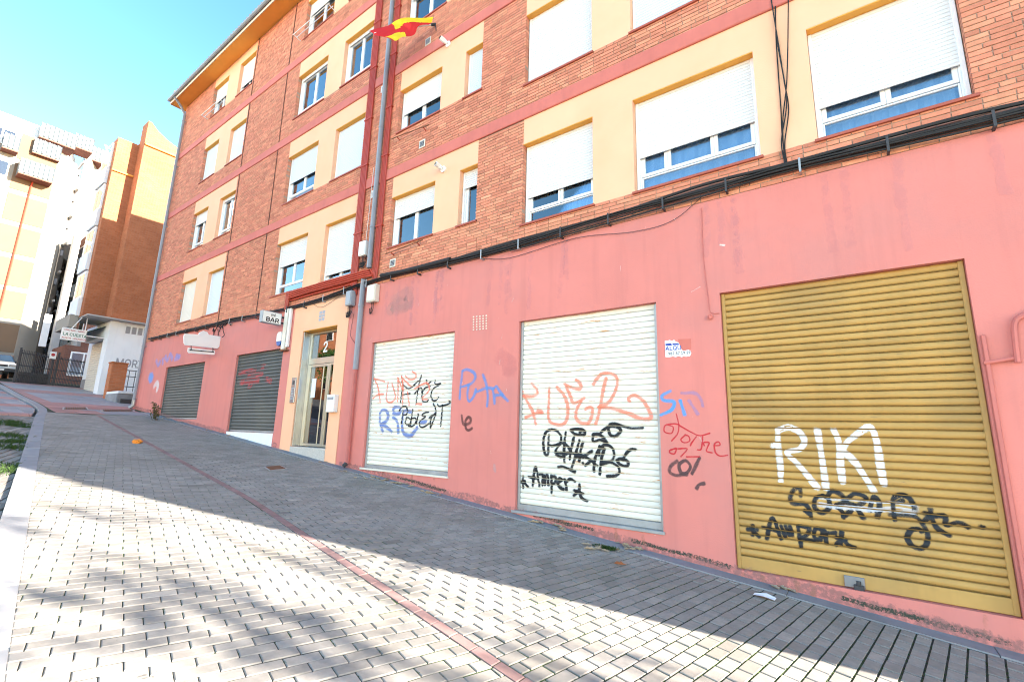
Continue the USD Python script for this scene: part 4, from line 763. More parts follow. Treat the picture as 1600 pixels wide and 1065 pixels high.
# red conduits
rc1 = thing('conduit_bundle', 'bundle of red painted conduits climbing beside the peach panel left of the grey pipe', 'conduits')
for k in range(5):
    x = -9.49 + 0.052 * k; zb = 3.36 + 0.052 * (4 - k)
    obj('conduit', MB().tube(smooth_line([(x, FY - 0.035, ZT - 0.02), (x, FY - 0.035, 9.0), (x, FY - 0.035, zb + 0.1), (x - 0.08, FY - 0.035, zb), (-11.0, FY - 0.035, zb), (-12.1 - 0.03 * k, FY - 0.035, zb - 0.01)], 0.1), 0.023, 6), 'red_conduit', rc1)
for zz in (4.6, 6.4, 7.7, 9.2, 10.6, 12.0): obj('clamp', MB().box(-9.54, -9.24, FY - 0.066, FY + 0.003, zz, zz + 0.03), 'red_conduit', rc1)
rc2 = thing('conduit_bundle', 'bundle of red painted conduits right of the grey pipe, turning left at its foot', 'conduits')
for k in range(4):
    x = -8.66 + 0.05 * k; zb = 3.57 - 0.05 * k
    obj('conduit', MB().tube(smooth_line([(x, FY - 0.04, ZT - 0.02), (x, FY - 0.04, 8.0), (x, FY - 0.04, zb + 0.18), (x - 0.10, FY - 0.04, zb + 0.02), (x - 0.3, FY - 0.09, zb), (-9.6, FY - 0.09, zb), (-11.2, FY - 0.09, zb), (-12.2, FY - 0.085, zb - 0.02)], 0.07), 0.022, 6), 'red_conduit', rc2)
for zz in (4.6, 6.4, 7.7, 9.2, 10.6, 12.0): obj('clamp', MB().box(-8.70, -8.47, FY - 0.07, FY + 0.003, zz, zz + 0.03), 'red_conduit', rc2)
rc3 = thing('conduit_bundle', 'short drop of red conduits at the left end of the horizontal run', 'conduits')
for k in range(3): obj('conduit', MB().tube([(-12.33 + 0.06 * k, FY - 0.075, 3.6), (-12.33 + 0.06 * k, FY - 0.075, 3.1)], 0.028, 6), 'red_conduit', rc3)
ct = thing('cable_trunking', 'cream cable trunking hanging down beside the entrance', 'trunking')
obj('wide_cover', MB().bbox(-12.30, -12.12, FY - 0.09, FY - 0.016, 2.0, 3.12, 0.008), 'cream_box', ct)
obj('narrow_cover', MB().bbox(-12.09, -12.0, FY - 0.08, FY - 0.016, 2.05, 3.12, 0.008), 'white_plastic', ct)
obj('end_cap', MB().bbox(-12.31, -11.99, FY - 0.10, FY - 0.016, 1.95, 1.998, 0.006), 'rust', ct)
# black cable bundle over the shops
cb_ = thing('cable_bundle', 'bundle of black cables sagging along the top of the pink wall', 'cables')
PTS = [(1.9, 3.28), (1.06, 3.31), (-0.44, 3.36), (-1.45, 3.34), (-2.79, 3.31), (-4.76, 3.27), (-6.34, 3.25), (-8.1, 3.30), (-9.3, 3.26), (-10.5, 3.18), (-11.83, 3.12), (-13.5, 3.16), (-15.5, 3.2), (-17.5, 3.22), (-20.0, 3.26), (-22.81, 3.29)]
rcb = np.random.default_rng(5)
for k in range(8):
    o = [(0, 0), (0.02, 0.022), (-0.01, 0.034), (0.03, -0.022), (0.0, -0.045), (0.04, 0.0), (0.015, 0.06), (0.01, -0.08)][k]
    pts = [(x, FY - 0.05 - max(o[0], -0.01) + rcb.normal(0, 0.006), z + o[1] + rcb.normal(0, 0.016)) for x, z in PTS if not (k in (6,) and x < -8) and not (k == 7 and x < -6)]
    sl_ = smooth_line(pts, 0.15); obj('cable', MB().tube(sl_, [0.019, 0.015, 0.012, 0.014, 0.009, 0.011, 0.022, 0.013][k], 6), 'black_cable', cb_)
for x in np.arange(1.4, -23, -0.85):
    z = np.interp(-x, [-p[0] for p in PTS], [p[1] for p in PTS])
    obj('cable_clip', MB().box(x - 0.012, x + 0.012, FY - 0.105, FY + 0.002, z - 0.125, z - 0.095).box(x - 0.012, x + 0.012, FY - 0.108, FY - 0.10, z - 0.12, z + 0.06), 'dark_metal' if int(x * 10) % 3 else 'galvanised', cb_)
obj('cable_sleeve', MB().tube(smooth_line([(-8.3, FY - 0.09, 3.34), (-7.4, FY - 0.09, 3.30), (-6.2, FY - 0.085, 3.30)], 0.1), 0.045, 8), 'black_cable', cb_)
vc = thing('cable_bundle', 'thin dark cables hanging down the peach wall between two wide windows', 'cables')
for k, pp in enumerate([[(1200, -60), (1210, 0), (1213, 70), (1220, 170), (1222, 210), (1228, 255)], [(1214, -60), (1212, 40), (1224, 120), (1232, 170), (1226, 225), (1230, 258)], [(1232, -40), (1231, 60), (1229, 130), (1223, 190), (1225, 240), (1229, 257)], [(1205, 0), (1221, 100), (1229, 160), (1221, 220), (1226, 255)]]):
    obj('cable', MB().tube(smooth_line([wallpt(u, v, FY - 0.012 - 0.008 * k) for u, v in pp], 0.05), 0.008, 5), 'black_cable', vc)
def wire(px_pts, y, r, label, matname='black_cable', name='wall_wire'):
    return tag(obj(name, MB().tube(smooth_line([wallpt(u, v, y) for u, v in px_pts], 0.06), r, 5), matname), label, 'wire')
wire([(1100, 305), (1050, 345), (990, 362), (900, 372), (800, 402), (755, 404)], FY - 0.02, 0.004, 'thin dark wire sagging across the upper pink wall')
wire([(1096, 325), (1099, 400), (1107, 470), (1110, 488), (1124, 489)], FY - 0.012, 0.005, 'thin wire dropping to the round knob left of the gold shutter', 'pink_conduit')
wire([(482, 468), (500, 480), (520, 470), (537, 458)], FY - 0.03, 0.004, 'loop of thin wire over the entrance vent')
wire([(553, 490), (549, 512), (548, 525), (556, 538)], FY - 0.02, 0.004, 'thin wire hanging below the grey box right of the entrance')
wire([(584, 262), (578, 320), (572, 375)], FY - 0.03, 0.007, 'white cable slanting down the brick between the red conduits', 'white_plastic')
for x, la in ((-16.66, 'thin black cable running down the brick beside the first window column'), (-14.1, 'thin black cable running down the brick between the window columns')):
    tag(obj('wall_wire', MB().tube(smooth_line([(x, FY - 0.012, 3.3), (x + 0.02, FY - 0.012, 7.0), (x - 0.02, FY - 0.012, 11.0), (x, FY - 0.012, ZT - 0.02)], 0.3), 0.009, 5), 'black_cable'), la, 'wire')
kn = thing('wall_socket', 'small round pink painted wire socket on the wall left of the gold shutter', 'socket')
obj('base', MB().tube([wallpt(1110, 495, FY + 0.003), wallpt(1110, 495, FY - 0.025)], 0.036, 12), 'pink_conduit', kn); obj('cap', MB().tube([wallpt(1110, 495, FY - 0.0252), wallpt(1110, 495, FY - 0.04)], [0.026, 0.02], 12), 'pink_conduit', kn)
ew = thing('wire_tangle', 'tangle of loose black wires on the wall behind the blank sign', 'wires')
r = np.random.default_rng(9)
for k in range(7):
    a = np.array(wallpt(338 + r.uniform(0, 14), 512 + r.uniform(-6, 4), FY - 0.03)); p = [a]
    for j in range(5): p.append(p[-1] + np.array([r.uniform(-0.25, 0.2), r.uniform(-0.03, 0.02), r.uniform(-0.22, 0.1)]))
    p = np.array(p); p[:, 1] = np.clip(p[:, 1], FY - 0.12, FY - 0.012); obj('wire', MB().tube(smooth_line(p, 0.05), 0.012, 5), 'black_cable', ew)
# boxes
def wall_box(name, label, cat, c, w, h, d, m, yb=FY, tails=0, detail=True):
    t = thing(name, label, cat); x, z = c
    obj('housing', MB().bbox(x - w / 2, x + w / 2, yb - d, yb - 0.002, z - h / 2, z + h / 2, 0.012), m, t)
    if detail: obj('lid', MB().bbox(x - w * 0.44, x + w * 0.44, yb - d - 0.012, yb - d + 0.001, z - h * 0.44, z + h * 0.46, 0.006), m, t)
    for k in range(tails):
        xx = x + (k - (tails - 1) / 2) * 0.05
        obj('wire', MB().tube(smooth_line([(xx, yb - d * 0.5, z - h / 2 + 0.01), (xx + 0.03, yb - d * 0.6, z - h / 2 - 0.14), (xx - 0.03 - 0.02 * k, yb - d * 0.5, z - h / 2 - 0.26), (xx - 0.1, yb - d * 0.3, z - h / 2 - 0.12)], 0.03), 0.009, 5), 'black_cable', t)
    return t
wall_box('junction_box', 'small grey junction box with wires, above right of the entrance', 'junction box', (-9.36, 2.97), 0.2, 0.36, 0.14, 'grey_box', FY - 0.014, 4)
wall_box('junction_box', 'cream junction box on the pink wall beside the downpipe', 'junction box', (-8.56, 2.97), 0.3, 0.40, 0.13, 'cream_box', FY, 2)
wall_box('junction_box', 'white cable box with loose wires on the brick between the conduits', 'junction box', (-9.03, 4.13), 0.24, 0.36, 0.14, 'white_plastic', FY, 5)
al = thing('alarm_siren', 'white and blue alarm siren box under the bar sign', 'alarm')
sx, sz = -12.43, 2.3
obj('cover', MB().prism(Polygon([(-0.12, -0.06), (0.12, -0.06), (0.12, 0.12), (0.07, 0.19), (-0.07, 0.19), (-0.12, 0.12)]), lambda p: np.stack([sx + p[:, 0], FY - p[:, 2], sz + p[:, 1]], 1), 0.1), 'white_plastic', al)
obj('strobe', MB().prism(Polygon([(-0.12, -0.062), (0.12, -0.062), (0.09, -0.16), (0.0, -0.19), (-0.09, -0.16)]), lambda p: np.stack([sx + p[:, 0], FY - p[:, 2], sz + p[:, 1]], 1), 0.095), 'blue_plastic', al)
ic = thing('intercom', 'steel intercom panel with buttons at the left of the entrance', 'intercom')
obj('plate', MB().bbox(-11.62, -11.43, FY - 0.045, FY - 0.015, 0.58, 1.22, 0.006), 'steel', ic)
obj('speaker', MB().box(-11.57, -11.48, FY - 0.049, FY - 0.0455, 1.04, 1.14), 'dark_metal', ic)
for i in range(5):
    for j in range(2): obj('button', MB().bbox(-11.58 + j * 0.06, -11.535 + j * 0.06, FY - 0.052, FY - 0.0455, 0.66 + i * 0.065, 0.705 + i * 0.065, 0.003), 'grey_box', ic)
mbx = thing('letterbox', 'white letterbox on the peach wall right of the entrance door', 'letterbox')
obj('body', MB().bbox(-9.86, -9.56, FY - 0.13, FY - 0.015, 0.34, 0.74, 0.01), 'white_plastic', mbx)
obj('flap', MB().bbox(-9.82, -9.60, FY - 0.14, FY - 0.129, 0.62, 0.68, 0.003), 'grey_ink', mbx)
def spot(x, z, label, d):
    t = thing('spotlight', label, 'spotlight')
    obj('base', MB().tube([(x + 0.03, FY + 0.003, z - 0.03), (x + 0.03, FY - 0.03, z - 0.03)], 0.07, 12), 'white_plastic', t)
    obj('head', MB().tube([(x + 0.02, FY - 0.035, z - 0.02), (x - 0.02, FY - 0.1, z + 0.02), (x - 0.08 * d, FY - 0.18, z + 0.08 * d)], [0.035, 0.05, 0.055], 12), 'white_plastic', t)
    obj('lens', MB().tube([(x - 0.083 * d, FY - 0.184, z + 0.083 * d), (x - 0.09 * d, FY - 0.19, z + 0.09 * d)], 0.035, 12), 'dark_metal', t)
spot(-6.64, 5.44, 'small white spotlight between the two lowest narrow windows', 0.5); spot(-6.72, 8.55, 'small white spotlight beside the narrow window of the second row', 0.7)
# signs
bs = thing('bar_sign', 'white box sign reading mi BAR projecting over the grey shutter', 'sign')
BX = -12.35
a, b, c_, d_ = [on_x(*p, BX) for p in ((411, 485), (447, 490), (446, 508), (410, 504))]
y0, y1, z1_, z0_ = a[1], min(c_[1], FY - 0.12), (a[2] + b[2]) / 2, (c_[2] + d_[2]) / 2
obj('case', MB().bbox(BX - 0.16, BX - 0.002, y0, y1, z0_, z1_, 0.01), 'grey_box', bs)
obj('face', MB().bbox(BX - 0.003, BX + 0.004, y0 + 0.02, y1 - 0.02, z0_ + 0.02, z1_ - 0.02, 0.002), 'white_plastic', bs)
hb = (z1_ - z0_)
obj('lettering', lettering('BAR', hb * 0.36, lambda p: np.stack([BX + 0.005 + p[:, 2], y0 + (y1 - y0) * 0.17 + p[:, 0] * 1.15, z0_ + hb * 0.13 + p[:, 1]], 1)), 'black_ink', bs)
obj('lettering', lettering('mi', hb * 0.22, lambda p: np.stack([BX + 0.005 + p[:, 2], y0 + (y1 - y0) * 0.42 + p[:, 0] * 1.1, z0_ + hb * 0.62 + p[:, 1]], 1)), 'black_ink', bs)
obj('bracket', MB().box(BX - 0.1, BX - 0.06, y1, FY + 0.01, z1_ - 0.1, z1_ - 0.06).box(BX - 0.1, BX - 0.06, y1, FY + 0.01, z0_ + 0.06, z0_ + 0.1), 'dark_metal', bs)
ws = thing('blank_sign', 'blank white shaped sign with a small plate hanging beneath, over the first shutter', 'sign')
WX = -16.3
sg = [(467, 250), (472, 228), (480, 220), (590, 228), (600, 210), (630, 196), (660, 208), (672, 228), (765, 243), (776, 262), (772, 300), (764, 322), (745, 340), (480, 312), (470, 296)]
pl = Polygon([tuple(on_x(200 + u / 5.327, 480 + v / 5.327, WX)[1:]) for u, v in sg]).buffer(0.012).buffer(-0.006)
obj('board', MB().yz(pl, WX - 0.06, WX), 'white_plastic', ws)
lo = Polygon([tuple(on_x(200 + u / 5.327, 480 + v / 5.327, WX)[1:]) for u, v in [(503, 335), (720, 358), (726, 375), (718, 395), (508, 380), (498, 365)]])
obj('hanging_plate', MB().yz(lo, WX - 0.05, WX), 'white_plastic', ws)
bar_ = [on_x(200 + u / 5.327, 480 + v / 5.327, WX + 0.006) for u, v in [(512, 354), (715, 372)]]; obj('rod', MB().tube(bar_, 0.016, 6), 'dark_metal', ws)
for u in (526, 706): obj('hanger', MB().tube([on_x(200 + u / 5.327, 480 + (318 + (u - 526) * 0.1) / 5.327, WX + 0.006), on_x(200 + u / 5.327, 480 + (356 + (u - 526) * 0.09) / 5.327, WX + 0.006)], 0.012, 6), 'dark_metal', ws)
obj('arm', MB().tube([(WX - 0.03, float(pl.bounds[2]) - 0.05, float(pl.bounds[3]) - 0.25), (WX - 0.03, FY + 0.01, float(pl.bounds[3]) - 0.25)], 0.02, 6).tube([(WX - 0.03, float(pl.bounds[2]) - 0.05, float(pl.bounds[1]) + 0.12), (WX - 0.03, FY + 0.01, float(pl.bounds[1]) + 0.12)], 0.02, 6), 'dark_metal', ws)
# torn rental notice
st = thing('rental_notice', 'torn white and blue rental notice stuck on the pink wall', 'notice')
def cn(u, v): return tuple(on_y(1020 + u / 13.31, 500 + v / 13.31, FY)[[0, 2]])
tp = Polygon([cn(*p) for p in [(250,430),(300,430),(350,412),(400,432),(445,408),(470,440),(540,470),(560,520),(585,560),(595,610),(640,640),(700,625),(745,615),(790,645),(800,690),(775,745),(700,760),(640,755),(600,770),(540,745),(480,770),(420,755),(350,770),(280,775),(262,760),(255,650),(265,560),(252,500)]])
obj('sheet', MB().xz(tp, FY - 0.0022, FY - 0.0006), 'paper', st)
for q in ([(265,490),(385,483),(400,525),(265,532)], [(410,485),(530,478),(555,515),(412,520)]): obj('blue_stripe', MB().xz(Polygon([cn(*p) for p in q]), FY - 0.0034, FY - 0.0024), 'blue_ink', st)
def on_notice(text, u, v, h, sx): x, z = cn(u, v); return lettering(text, h, lambda p: np.stack([x + p[:, 0] * sx, FY - 0.0024 - p[:, 2], z + p[:, 1] - p[:, 0] * 0.01], 1), depth=0.001)
obj('lettering', on_notice('ALQU', 262, 632, 0.055, 1.05), 'blue_ink', st); obj('telephone_number', on_notice('987 87 19 29', 320, 725, 0.036, 0.92), 'black_ink', st)
pt = Polygon([cn(*p) for p in [(520,395),(795,385),(800,600),(640,625),(600,600),(560,500)]]); obj('paper_trace', MB().xz(pt, FY - 0.0012, FY - 0.0004), 'red_band', st)
# pink painted conduits right of the gold shutter
pc = thing('painted_conduit', 'pink painted pipes and bracket at the right of the gold shutter', 'pipe')
obj('pipe', MB().tube(smooth_line([wallpt(1640, 478, FY - 0.04), wallpt(1600, 492, FY - 0.04), wallpt(1586, 505, FY - 0.04), wallpt(1588, 540, FY - 0.04), wallpt(1591, 566, FY - 0.04)], 0.03), 0.026, 8), 'pink_conduit', pc)
obj('rail', MB().tube([wallpt(1537, 567, FY - 0.03), wallpt(1593, 558, FY - 0.03)], 0.018, 8), 'pink_conduit', pc)
obj('post', MB().bbox(1.05, 1.085, FY - 0.035, FY, -1.5, 1.06, 0.005), 'pink_conduit', pc)
# flag
fl = thing('flag', 'red and yellow flag hanging from a slanting pole under a window', 'flag')
pA, pB = np.array(wallpt(681, 38, FY)), np.array(wallpt(585, 52, FY - 0.95))
obj('pole', MB().tube([pA, pB], 0.014, 8), 'white_plastic', fl); obj('bracket', MB().tube([pA + (0, 0.003, 0), pA + (pB - pA) * 0.08], 0.03, 8).tube([pA + (0, -0.02, -0.02), pA + (0.03, 0.0, -0.2)], 0.012, 6), 'dark_metal', fl)
q00, q10, q11, q01 = [np.array(wallpt(*p)) for p in ((682, 30, 6.3), (582, 54, 5.52), (618, 66, 5.62), (664, 44, 6.2))]
qm = np.array(wallpt(622, 34, 5.85)); nu, nv = 40, 24
uu, vv = np.meshgrid(np.linspace(0, 1, nu), np.linspace(0, 1, nv), indexing='ij')
top = (1 - uu)[..., None] ** 2 * q00 + (2 * uu * (1 - uu))[..., None] * (qm * 1.0 + (0, 0, 0.1)) + (uu**2)[..., None] * q10
bot = q01 + (q11 - q01) * uu[..., None]
P = top + (bot - top) * vv[..., None]
nz = meshkit.fbm(np.stack([uu * 4, vv * 3, uu * 0], -1), 3, 4) - 0.5
P = P + np.stack([nz * 0.04, nz * 0.10 + 0.035 * np.sin(uu * 11 + vv * 4), -0.05 * np.sin(np.pi * vv) * np.sin(uu * 8 + vv * 3) + nz * 0.06 - 0.10 * np.sin(np.pi * uu) * vv], -1)
P[..., 1] = np.minimum(P[..., 1] - 0.07, FY - 0.03)
idx = np.arange(nu * nv).reshape(nu, nv); Q = np.stack([idx[:-1, :-1], idx[1:, :-1], idx[1:, 1:], idx[:-1, 1:]], -1)
def tidy(v, f):
    u, inv = np.unique(f, return_inverse=True); return v[u], inv.reshape(f.shape)
st_ = (vv[:-1, :-1] + 0.35 * np.sin(uu[:-1, :-1] * 7 + 0.8)) % 1.0; us, vs = uu[:-1, :-1], vv[:-1, :-1]; wob = 0.05 * np.sin(us * 17); yel = ((vs + wob < 0.34) & (us < 0.64)) | ((vs - wob > 0.60) & (us > 0.52) & (us < 0.94))
obj('red_cloth', tidy(P.reshape(-1, 3), Q[~yel].reshape(-1, 4)), 'flag_red', fl, smooth=True); obj('yellow_cloth', tidy(P.reshape(-1, 3), Q[yel].reshape(-1, 4)), 'flag_yellow', fl, smooth=True)
# clothes-line brackets under kitchen windows
for (u, v, la) in ((640, 203, 'thin red clothes rail under the curtained window of the second row'), (630, 383, 'thin red clothes rail under the two-pane window near the conduits')):
    t = thing('clothes_rail', la, 'clothes rail')
    a = np.array(wallpt(u - 28, v + 14, FY - 0.10)); b = np.array(wallpt(u + 30, v - 8, FY - 0.10)); obj('rail', MB().tube([a, b], 0.012, 6), 'rust', t)
    for f_ in (0.15, 0.85): p = a + (b - a) * f_; obj('arm', MB().tube([p, p + (0, 0.102, -0.04)], 0.011, 6), 'red_conduit', t)
# ------------------------------------------------------------------ the far end of the street
# apartment block with a cantilevered upper storey
b2 = thing('corner_building', 'tall orange brick block with a cantilevered upper part and white shop wall', 'building')
Bx, Rx = -33.0, -32.0
obj('left_wing', MB().box(-35.3, Bx, 6.1, 7.06, 5.5, 16.1).box(-35.3, Bx, 7.061, 20, 5.5, 16.2), 'far_brick', b2)
prof = [(7.08, 5.5), (22, 5.5), (22, 16.4), (12, 16.4), (9.6, 16.35), (8.66, 16.45), (8.1, 16.65), (7.6, 16.95), (7.25, 17.3), (7.08, 17.35)]
obj('right_wing', MB().yz(Polygon(prof), Bx + 0.004, Rx), 'far_brick', b2)
obj('parapet_ledge', MB().bbox(Rx, Rx + 0.12, 7.1, 22, 15.78, 15.9, 0.01), 'orange_paint', b2)
obj('parapet_ledge', MB().bbox(Bx, Bx + 0.1, 6.08, 7.07, 14.0, 14.1, 0.01), 'orange_paint', b2)
obj('soffit', MB().box(-35.28, Rx - 0.01, 6.12, 16, 5.44, 5.497), 'grey_panel', b2)
obj('shop_wall', MB().box(-33.4, -32.6, 7.25, 20.0, 0.5, 5.43).box(-38.9, -37.2, 7.8, 20.0, 0.5, 5.43).box(-37.2, -33.4, 7.25, 20, 4.6, 5.43).box(-37.2, -33.4, 7.9, 20, 0.5, 4.6), 'white_wall', b2)
for k in range(24): obj('slat', MB().bbox(-37.15, -33.45, 7.6, 7.64, 1.3 + k * 0.135, 1.3 + k * 0.135 + 0.125, 0.01), 'cream_box', b2)
obj('shop_base', MB().box(-38.9, -37.21, 7.77, 7.799, 0.9, 2.5), 'concrete', b2)
for k in range(5):
    y = 7.95 + k * 0.28; obj('high_window', MB().bbox(-32.6, -32.585, y, y + 0.2, 4.85, 5.25, 0.004), 'grey_ink', b2)
for k in range(4):
    z = 5.9 + k * 2.6
    Wd = obj('balcony_bay', MB().bbox(-35.2, -33.5, 5.92, 6.098, z - 0.35, z + 0.65, 0.02), 'white_wall', b2)
    Wd = obj('window', MB().bbox(-35.2, -33.5, 6.0, 6.098, z + 0.66, z + 2.2, 0.01), 'white_frame', b2)
    for j in range(2): obj('pane', MB().box(-35.1 + j * 0.8, -34.4 + j * 0.8, 5.985, 5.999, z + 0.8, z + 2.05), 'pane', Wd)
obj('balcony_box', MB().box(-36.5, -33.6, 5.75, 6.09, 4.9, 5.6), 'cream_wall', b2)
obj('roof_antenna', MB().tube([(-33.6, 6.0, 15.0), (-33.6, 5.7, 15.6), (-33.6, 6.2, 15.35)], 0.05, 6), 'white_plastic', b2)
obj('lettering', lettering('MORI', 0.42, lambda p: np.stack([-32.598 + p[:, 2], 7.75 + p[:, 0] * 0.75, 3.0 + p[:, 1]], 1)), 'grey_ink', b2)
aw = thing('awning', 'dark green awning over the shutter of the corner shop', 'awning')
v = np.array([(-33.3, 7.24, 5.2), (-37.3, 7.24, 5.2), (-37.3, 6.5, 4.75), (-33.3, 6.5, 4.75), (-33.3, 6.5, 4.5), (-37.3, 6.5, 4.5)]); v2 = np.vstack([v, v - (0, 0, 0.02)])
obj('cloth', (v2, np.array([[0, 1, 2, 3], [3, 2, 5, 4], [6, 9, 8, 7], [9, 10, 11, 8], [0, 3, 9, 6], [3, 4, 10, 9]])), 'green_cloth', aw)
obj('front_bar', MB().tube([(-33.25, 6.5, 4.76), (-37.35, 6.5, 4.76)], 0.035, 8), 'cream_box', aw)
cs = thing('shop_sign', 'white sign with green lettering LA CUESTA hanging out from the corner building', 'sign')
SX = -33.2
obj('board', MB().bbox(SX - 0.14, SX, 5.49, 6.47, 4.14, 4.78, 0.01), 'white_plastic', cs)
obj('lettering', lettering('LA CUESTA', 0.145, lambda p: np.stack([SX + 0.002 + p[:, 2], 5.54 + p[:, 0] * 0.86, 4.39 + p[:, 1] - p[:, 0] * 0.03], 1)), 'green_ink', cs)
def dashes(z, spans): 
    m = MB()
    for a, b in spans: m.box(SX + 0.002, SX + 0.006, 5.62 + a, 5.62 + b, z, z + 0.07)
    return m
obj('lettering', lettering('VINO BAR - MENU', 0.07, lambda p: np.stack([SX + 0.002 + p[:, 2], 5.56 + p[:, 0] * 0.95, 4.64 + p[:, 1]], 1)), 'red_ink', cs)
obj('lettering', lettering('PATATAS - BOCADILLOS', 0.07, lambda p: np.stack([SX + 0.002 + p[:, 2], 5.53 + p[:, 0] * 0.82, 4.22 + p[:, 1]], 1)), 'red_ink', cs)
obj('bracket', MB().tube([(SX - 0.07, 6.45, 4.5), (SX - 0.07, 7.3, 4.5)], 0.03, 6).tube([(SX - 0.07, 5.85, 4.78), (SX - 0.07, 6.2, 5.5)], 0.025, 6).tube([(SX - 0.07, 6.4, 4.78), (SX - 0.07, 6.4, 5.45)], 0.025, 6), 'white_frame', cs)
# brick pier with railing and steps in the side passage
def gz(x, y): return float(G(x, y))
pr = thing('brick_pier', 'orange brick gate pier in the side passage beyond the pink building', 'pier')
obj('shaft', MB().bbox(-29.3, -28.75, 6.75, 7.36, 0.6, 2.78, 0.01), 'far_brick', pr); obj('cap', MB().bbox(-29.33, -28.72, 6.72, 7.39, 2.78, 2.84, 0.01), 'far_brick', pr)
rl = thing('passage_railing', 'dark iron railing between the brick pier and the pink building', 'railing')
m = MB()
for z in (2.5, 2.2, 1.7): obj('rail', MB().tube([(-28.9, 7.4, z), (-28.9, 8.6, z)], 0.02, 6), 'dark_metal', rl)
for y in (7.5, 7.75, 8.0, 8.25): obj('post', MB().tube([(-28.9, y, 1.4), (-28.9, y, 2.5)], 0.016, 6), 'dark_metal', rl)
sp = thing('passage_step', 'rough concrete step block in front of the brick pier', 'step')
obj('block', MB().bbox(-28.3, -26.6, 6.6, 8.4, 0.5, 1.25, 0.03), 'concrete', sp); obj('tread', MB().bbox(-28.3, -26.58, 6.62, 8.4, 1.25, 1.36, 0.02), 'white_wall', sp); obj('riser', MB().bbox(-26.58, -26.2, 6.65, 8.4, 0.4, 1.0, 0.02), 'dark_metal', sp)
# iron gate across the court
gt = thing('iron_gate', 'tall dark iron gate and fence closing the court beyond the slabs', 'gate')
ga, gb = np.array([-38.6, 4.85]), np.array([-39.4, 8.0])
def gp(t, z): p = ga + (gb - ga) * t; return (p[0], p[1], z)
for k, t in enumerate(np.linspace(0, 1, 44)): obj('bar', MB().tube([gp(t, 2.05), gp(t, 3.95 - 0.25 * t)], 0.017, 5), 'dark_metal', gt)
for z in (2.2, 2.55, 3.05, 3.75): obj('rail', MB().tube([gp(0, z), gp(1, z - 0.12)], 0.03, 5), 'dark_metal', gt)
for t in (0.0, 0.47, 0.54, 1.0): obj('post', MB().bbox(gp(t, 0)[0] - 0.05, gp(t, 0)[0] + 0.05, gp(t, 0)[1] - 0.05, gp(t, 0)[1] + 0.05, 1.8, 4.05), 'dark_metal', gt)
obj('lower_sheet', MB().box(-39.05, -39.0, 5.0, 6.3, 1.9, 2.7), 'dark_metal', gt)
ns = thing('gate_plate', 'small white sign plate on top of the iron gate', 'sign')
obj('plate', MB().bbox(-38.93, -38.9, 6.12, 6.42, 3.62, 4.05, 0.005), 'white_plastic', ns); obj('symbol', MB().tube([(-38.898, 6.27, 3.86), (-38.894, 6.27, 3.86)], 0.09, 14), 'red_ink', ns)
# pale tower with sheet-metal balconies
def obj_at(k, name, mesh, mat, parent):                            # tower and court block stand this many times farther than first measured
    v, f = mesh.out() if isinstance(mesh, MB) else mesh; return obj(name, (np.asarray(v) * k, f), mat, parent)
b1 = thing('pale_tower', 'tall pale sunlit apartment tower with corrugated sheet balconies at the top', 'building')
foot = [(-48, -9), (-48, 5.75), (-48.9, 6.9), (-52, 7.75), (-62, 9.4), (-70, 9.4), (-70, -9)]
obj_at(1.208, 'wall', MB().xy(Polygon(foot), 1.0, 20.2), 'cream_wall', b1)
obj_at(1.208, 'upper_wing', MB().xy(Polygon([(-52, 7.76), (-55, 9.1), (-57, 11.2), (-70, 11.2), (-70, 9.42), (-62, 9.42)]), 13.2, 24.0), 'cream_wall', b1)
obj_at(1.208, 'top_storey', MB().xy(Polygon([(-49.2, -9), (-49.2, 5.3), (-50, 6.4), (-53, 7.3), (-62, 9.0), (-70, 9), (-70, -9)]), 20.2, 22.3), 'white_wall', b1)
for k in range(7):
    z = 4.6 + k * 2.35
    obj_at(1.208, 'brick_panel', MB().bbox(-48.0, -47.96, 3.6, 5.7, z, z + 2.0, 0.01), 'ochre_wall', b1)
    obj_at(1.208, 'brick_panel', MB().bbox(-48.0, -47.96, -4.0, 1.7, z, z + 2.0, 0.01), 'ochre_wall', b1)
    w = obj_at(1.208, 'window', MB().bbox(-48.0, -47.95, 1.95, 3.35, z + 0.7, z + 1.9, 0.01), 'white_frame', b1)
    for j in range(2): obj_at(1.208, 'pane', MB().box(-47.948, -47.94, 2.03 + j * 0.68, 2.6 + j * 0.68, z + 0.8, z + 1.8), 'car_glass', w)
    for (x, y) in ((-50.4, 7.32), (-55.0, 8.25)):
        obj_at(1.208, 'floor_band', MB().bbox(x - 1.2, x + 1.0, y - 0.02, y + 0.1, z + 2.02, z + 2.2, 0.01), 'grey_panel', b1)
        obj_at(1.208, 'slit_window', MB().bbox(x - 0.25, x + 0.25, y - 0.1, y + 0.08, z + 1.2, z + 1.65, 0.01), 'grey_ink', b1)
obj_at(1.208, 'wall_base', MB().box(-47.97, -47.9, 3.2, 5.72, 1.5, 4.4), 'far_brick', b1)
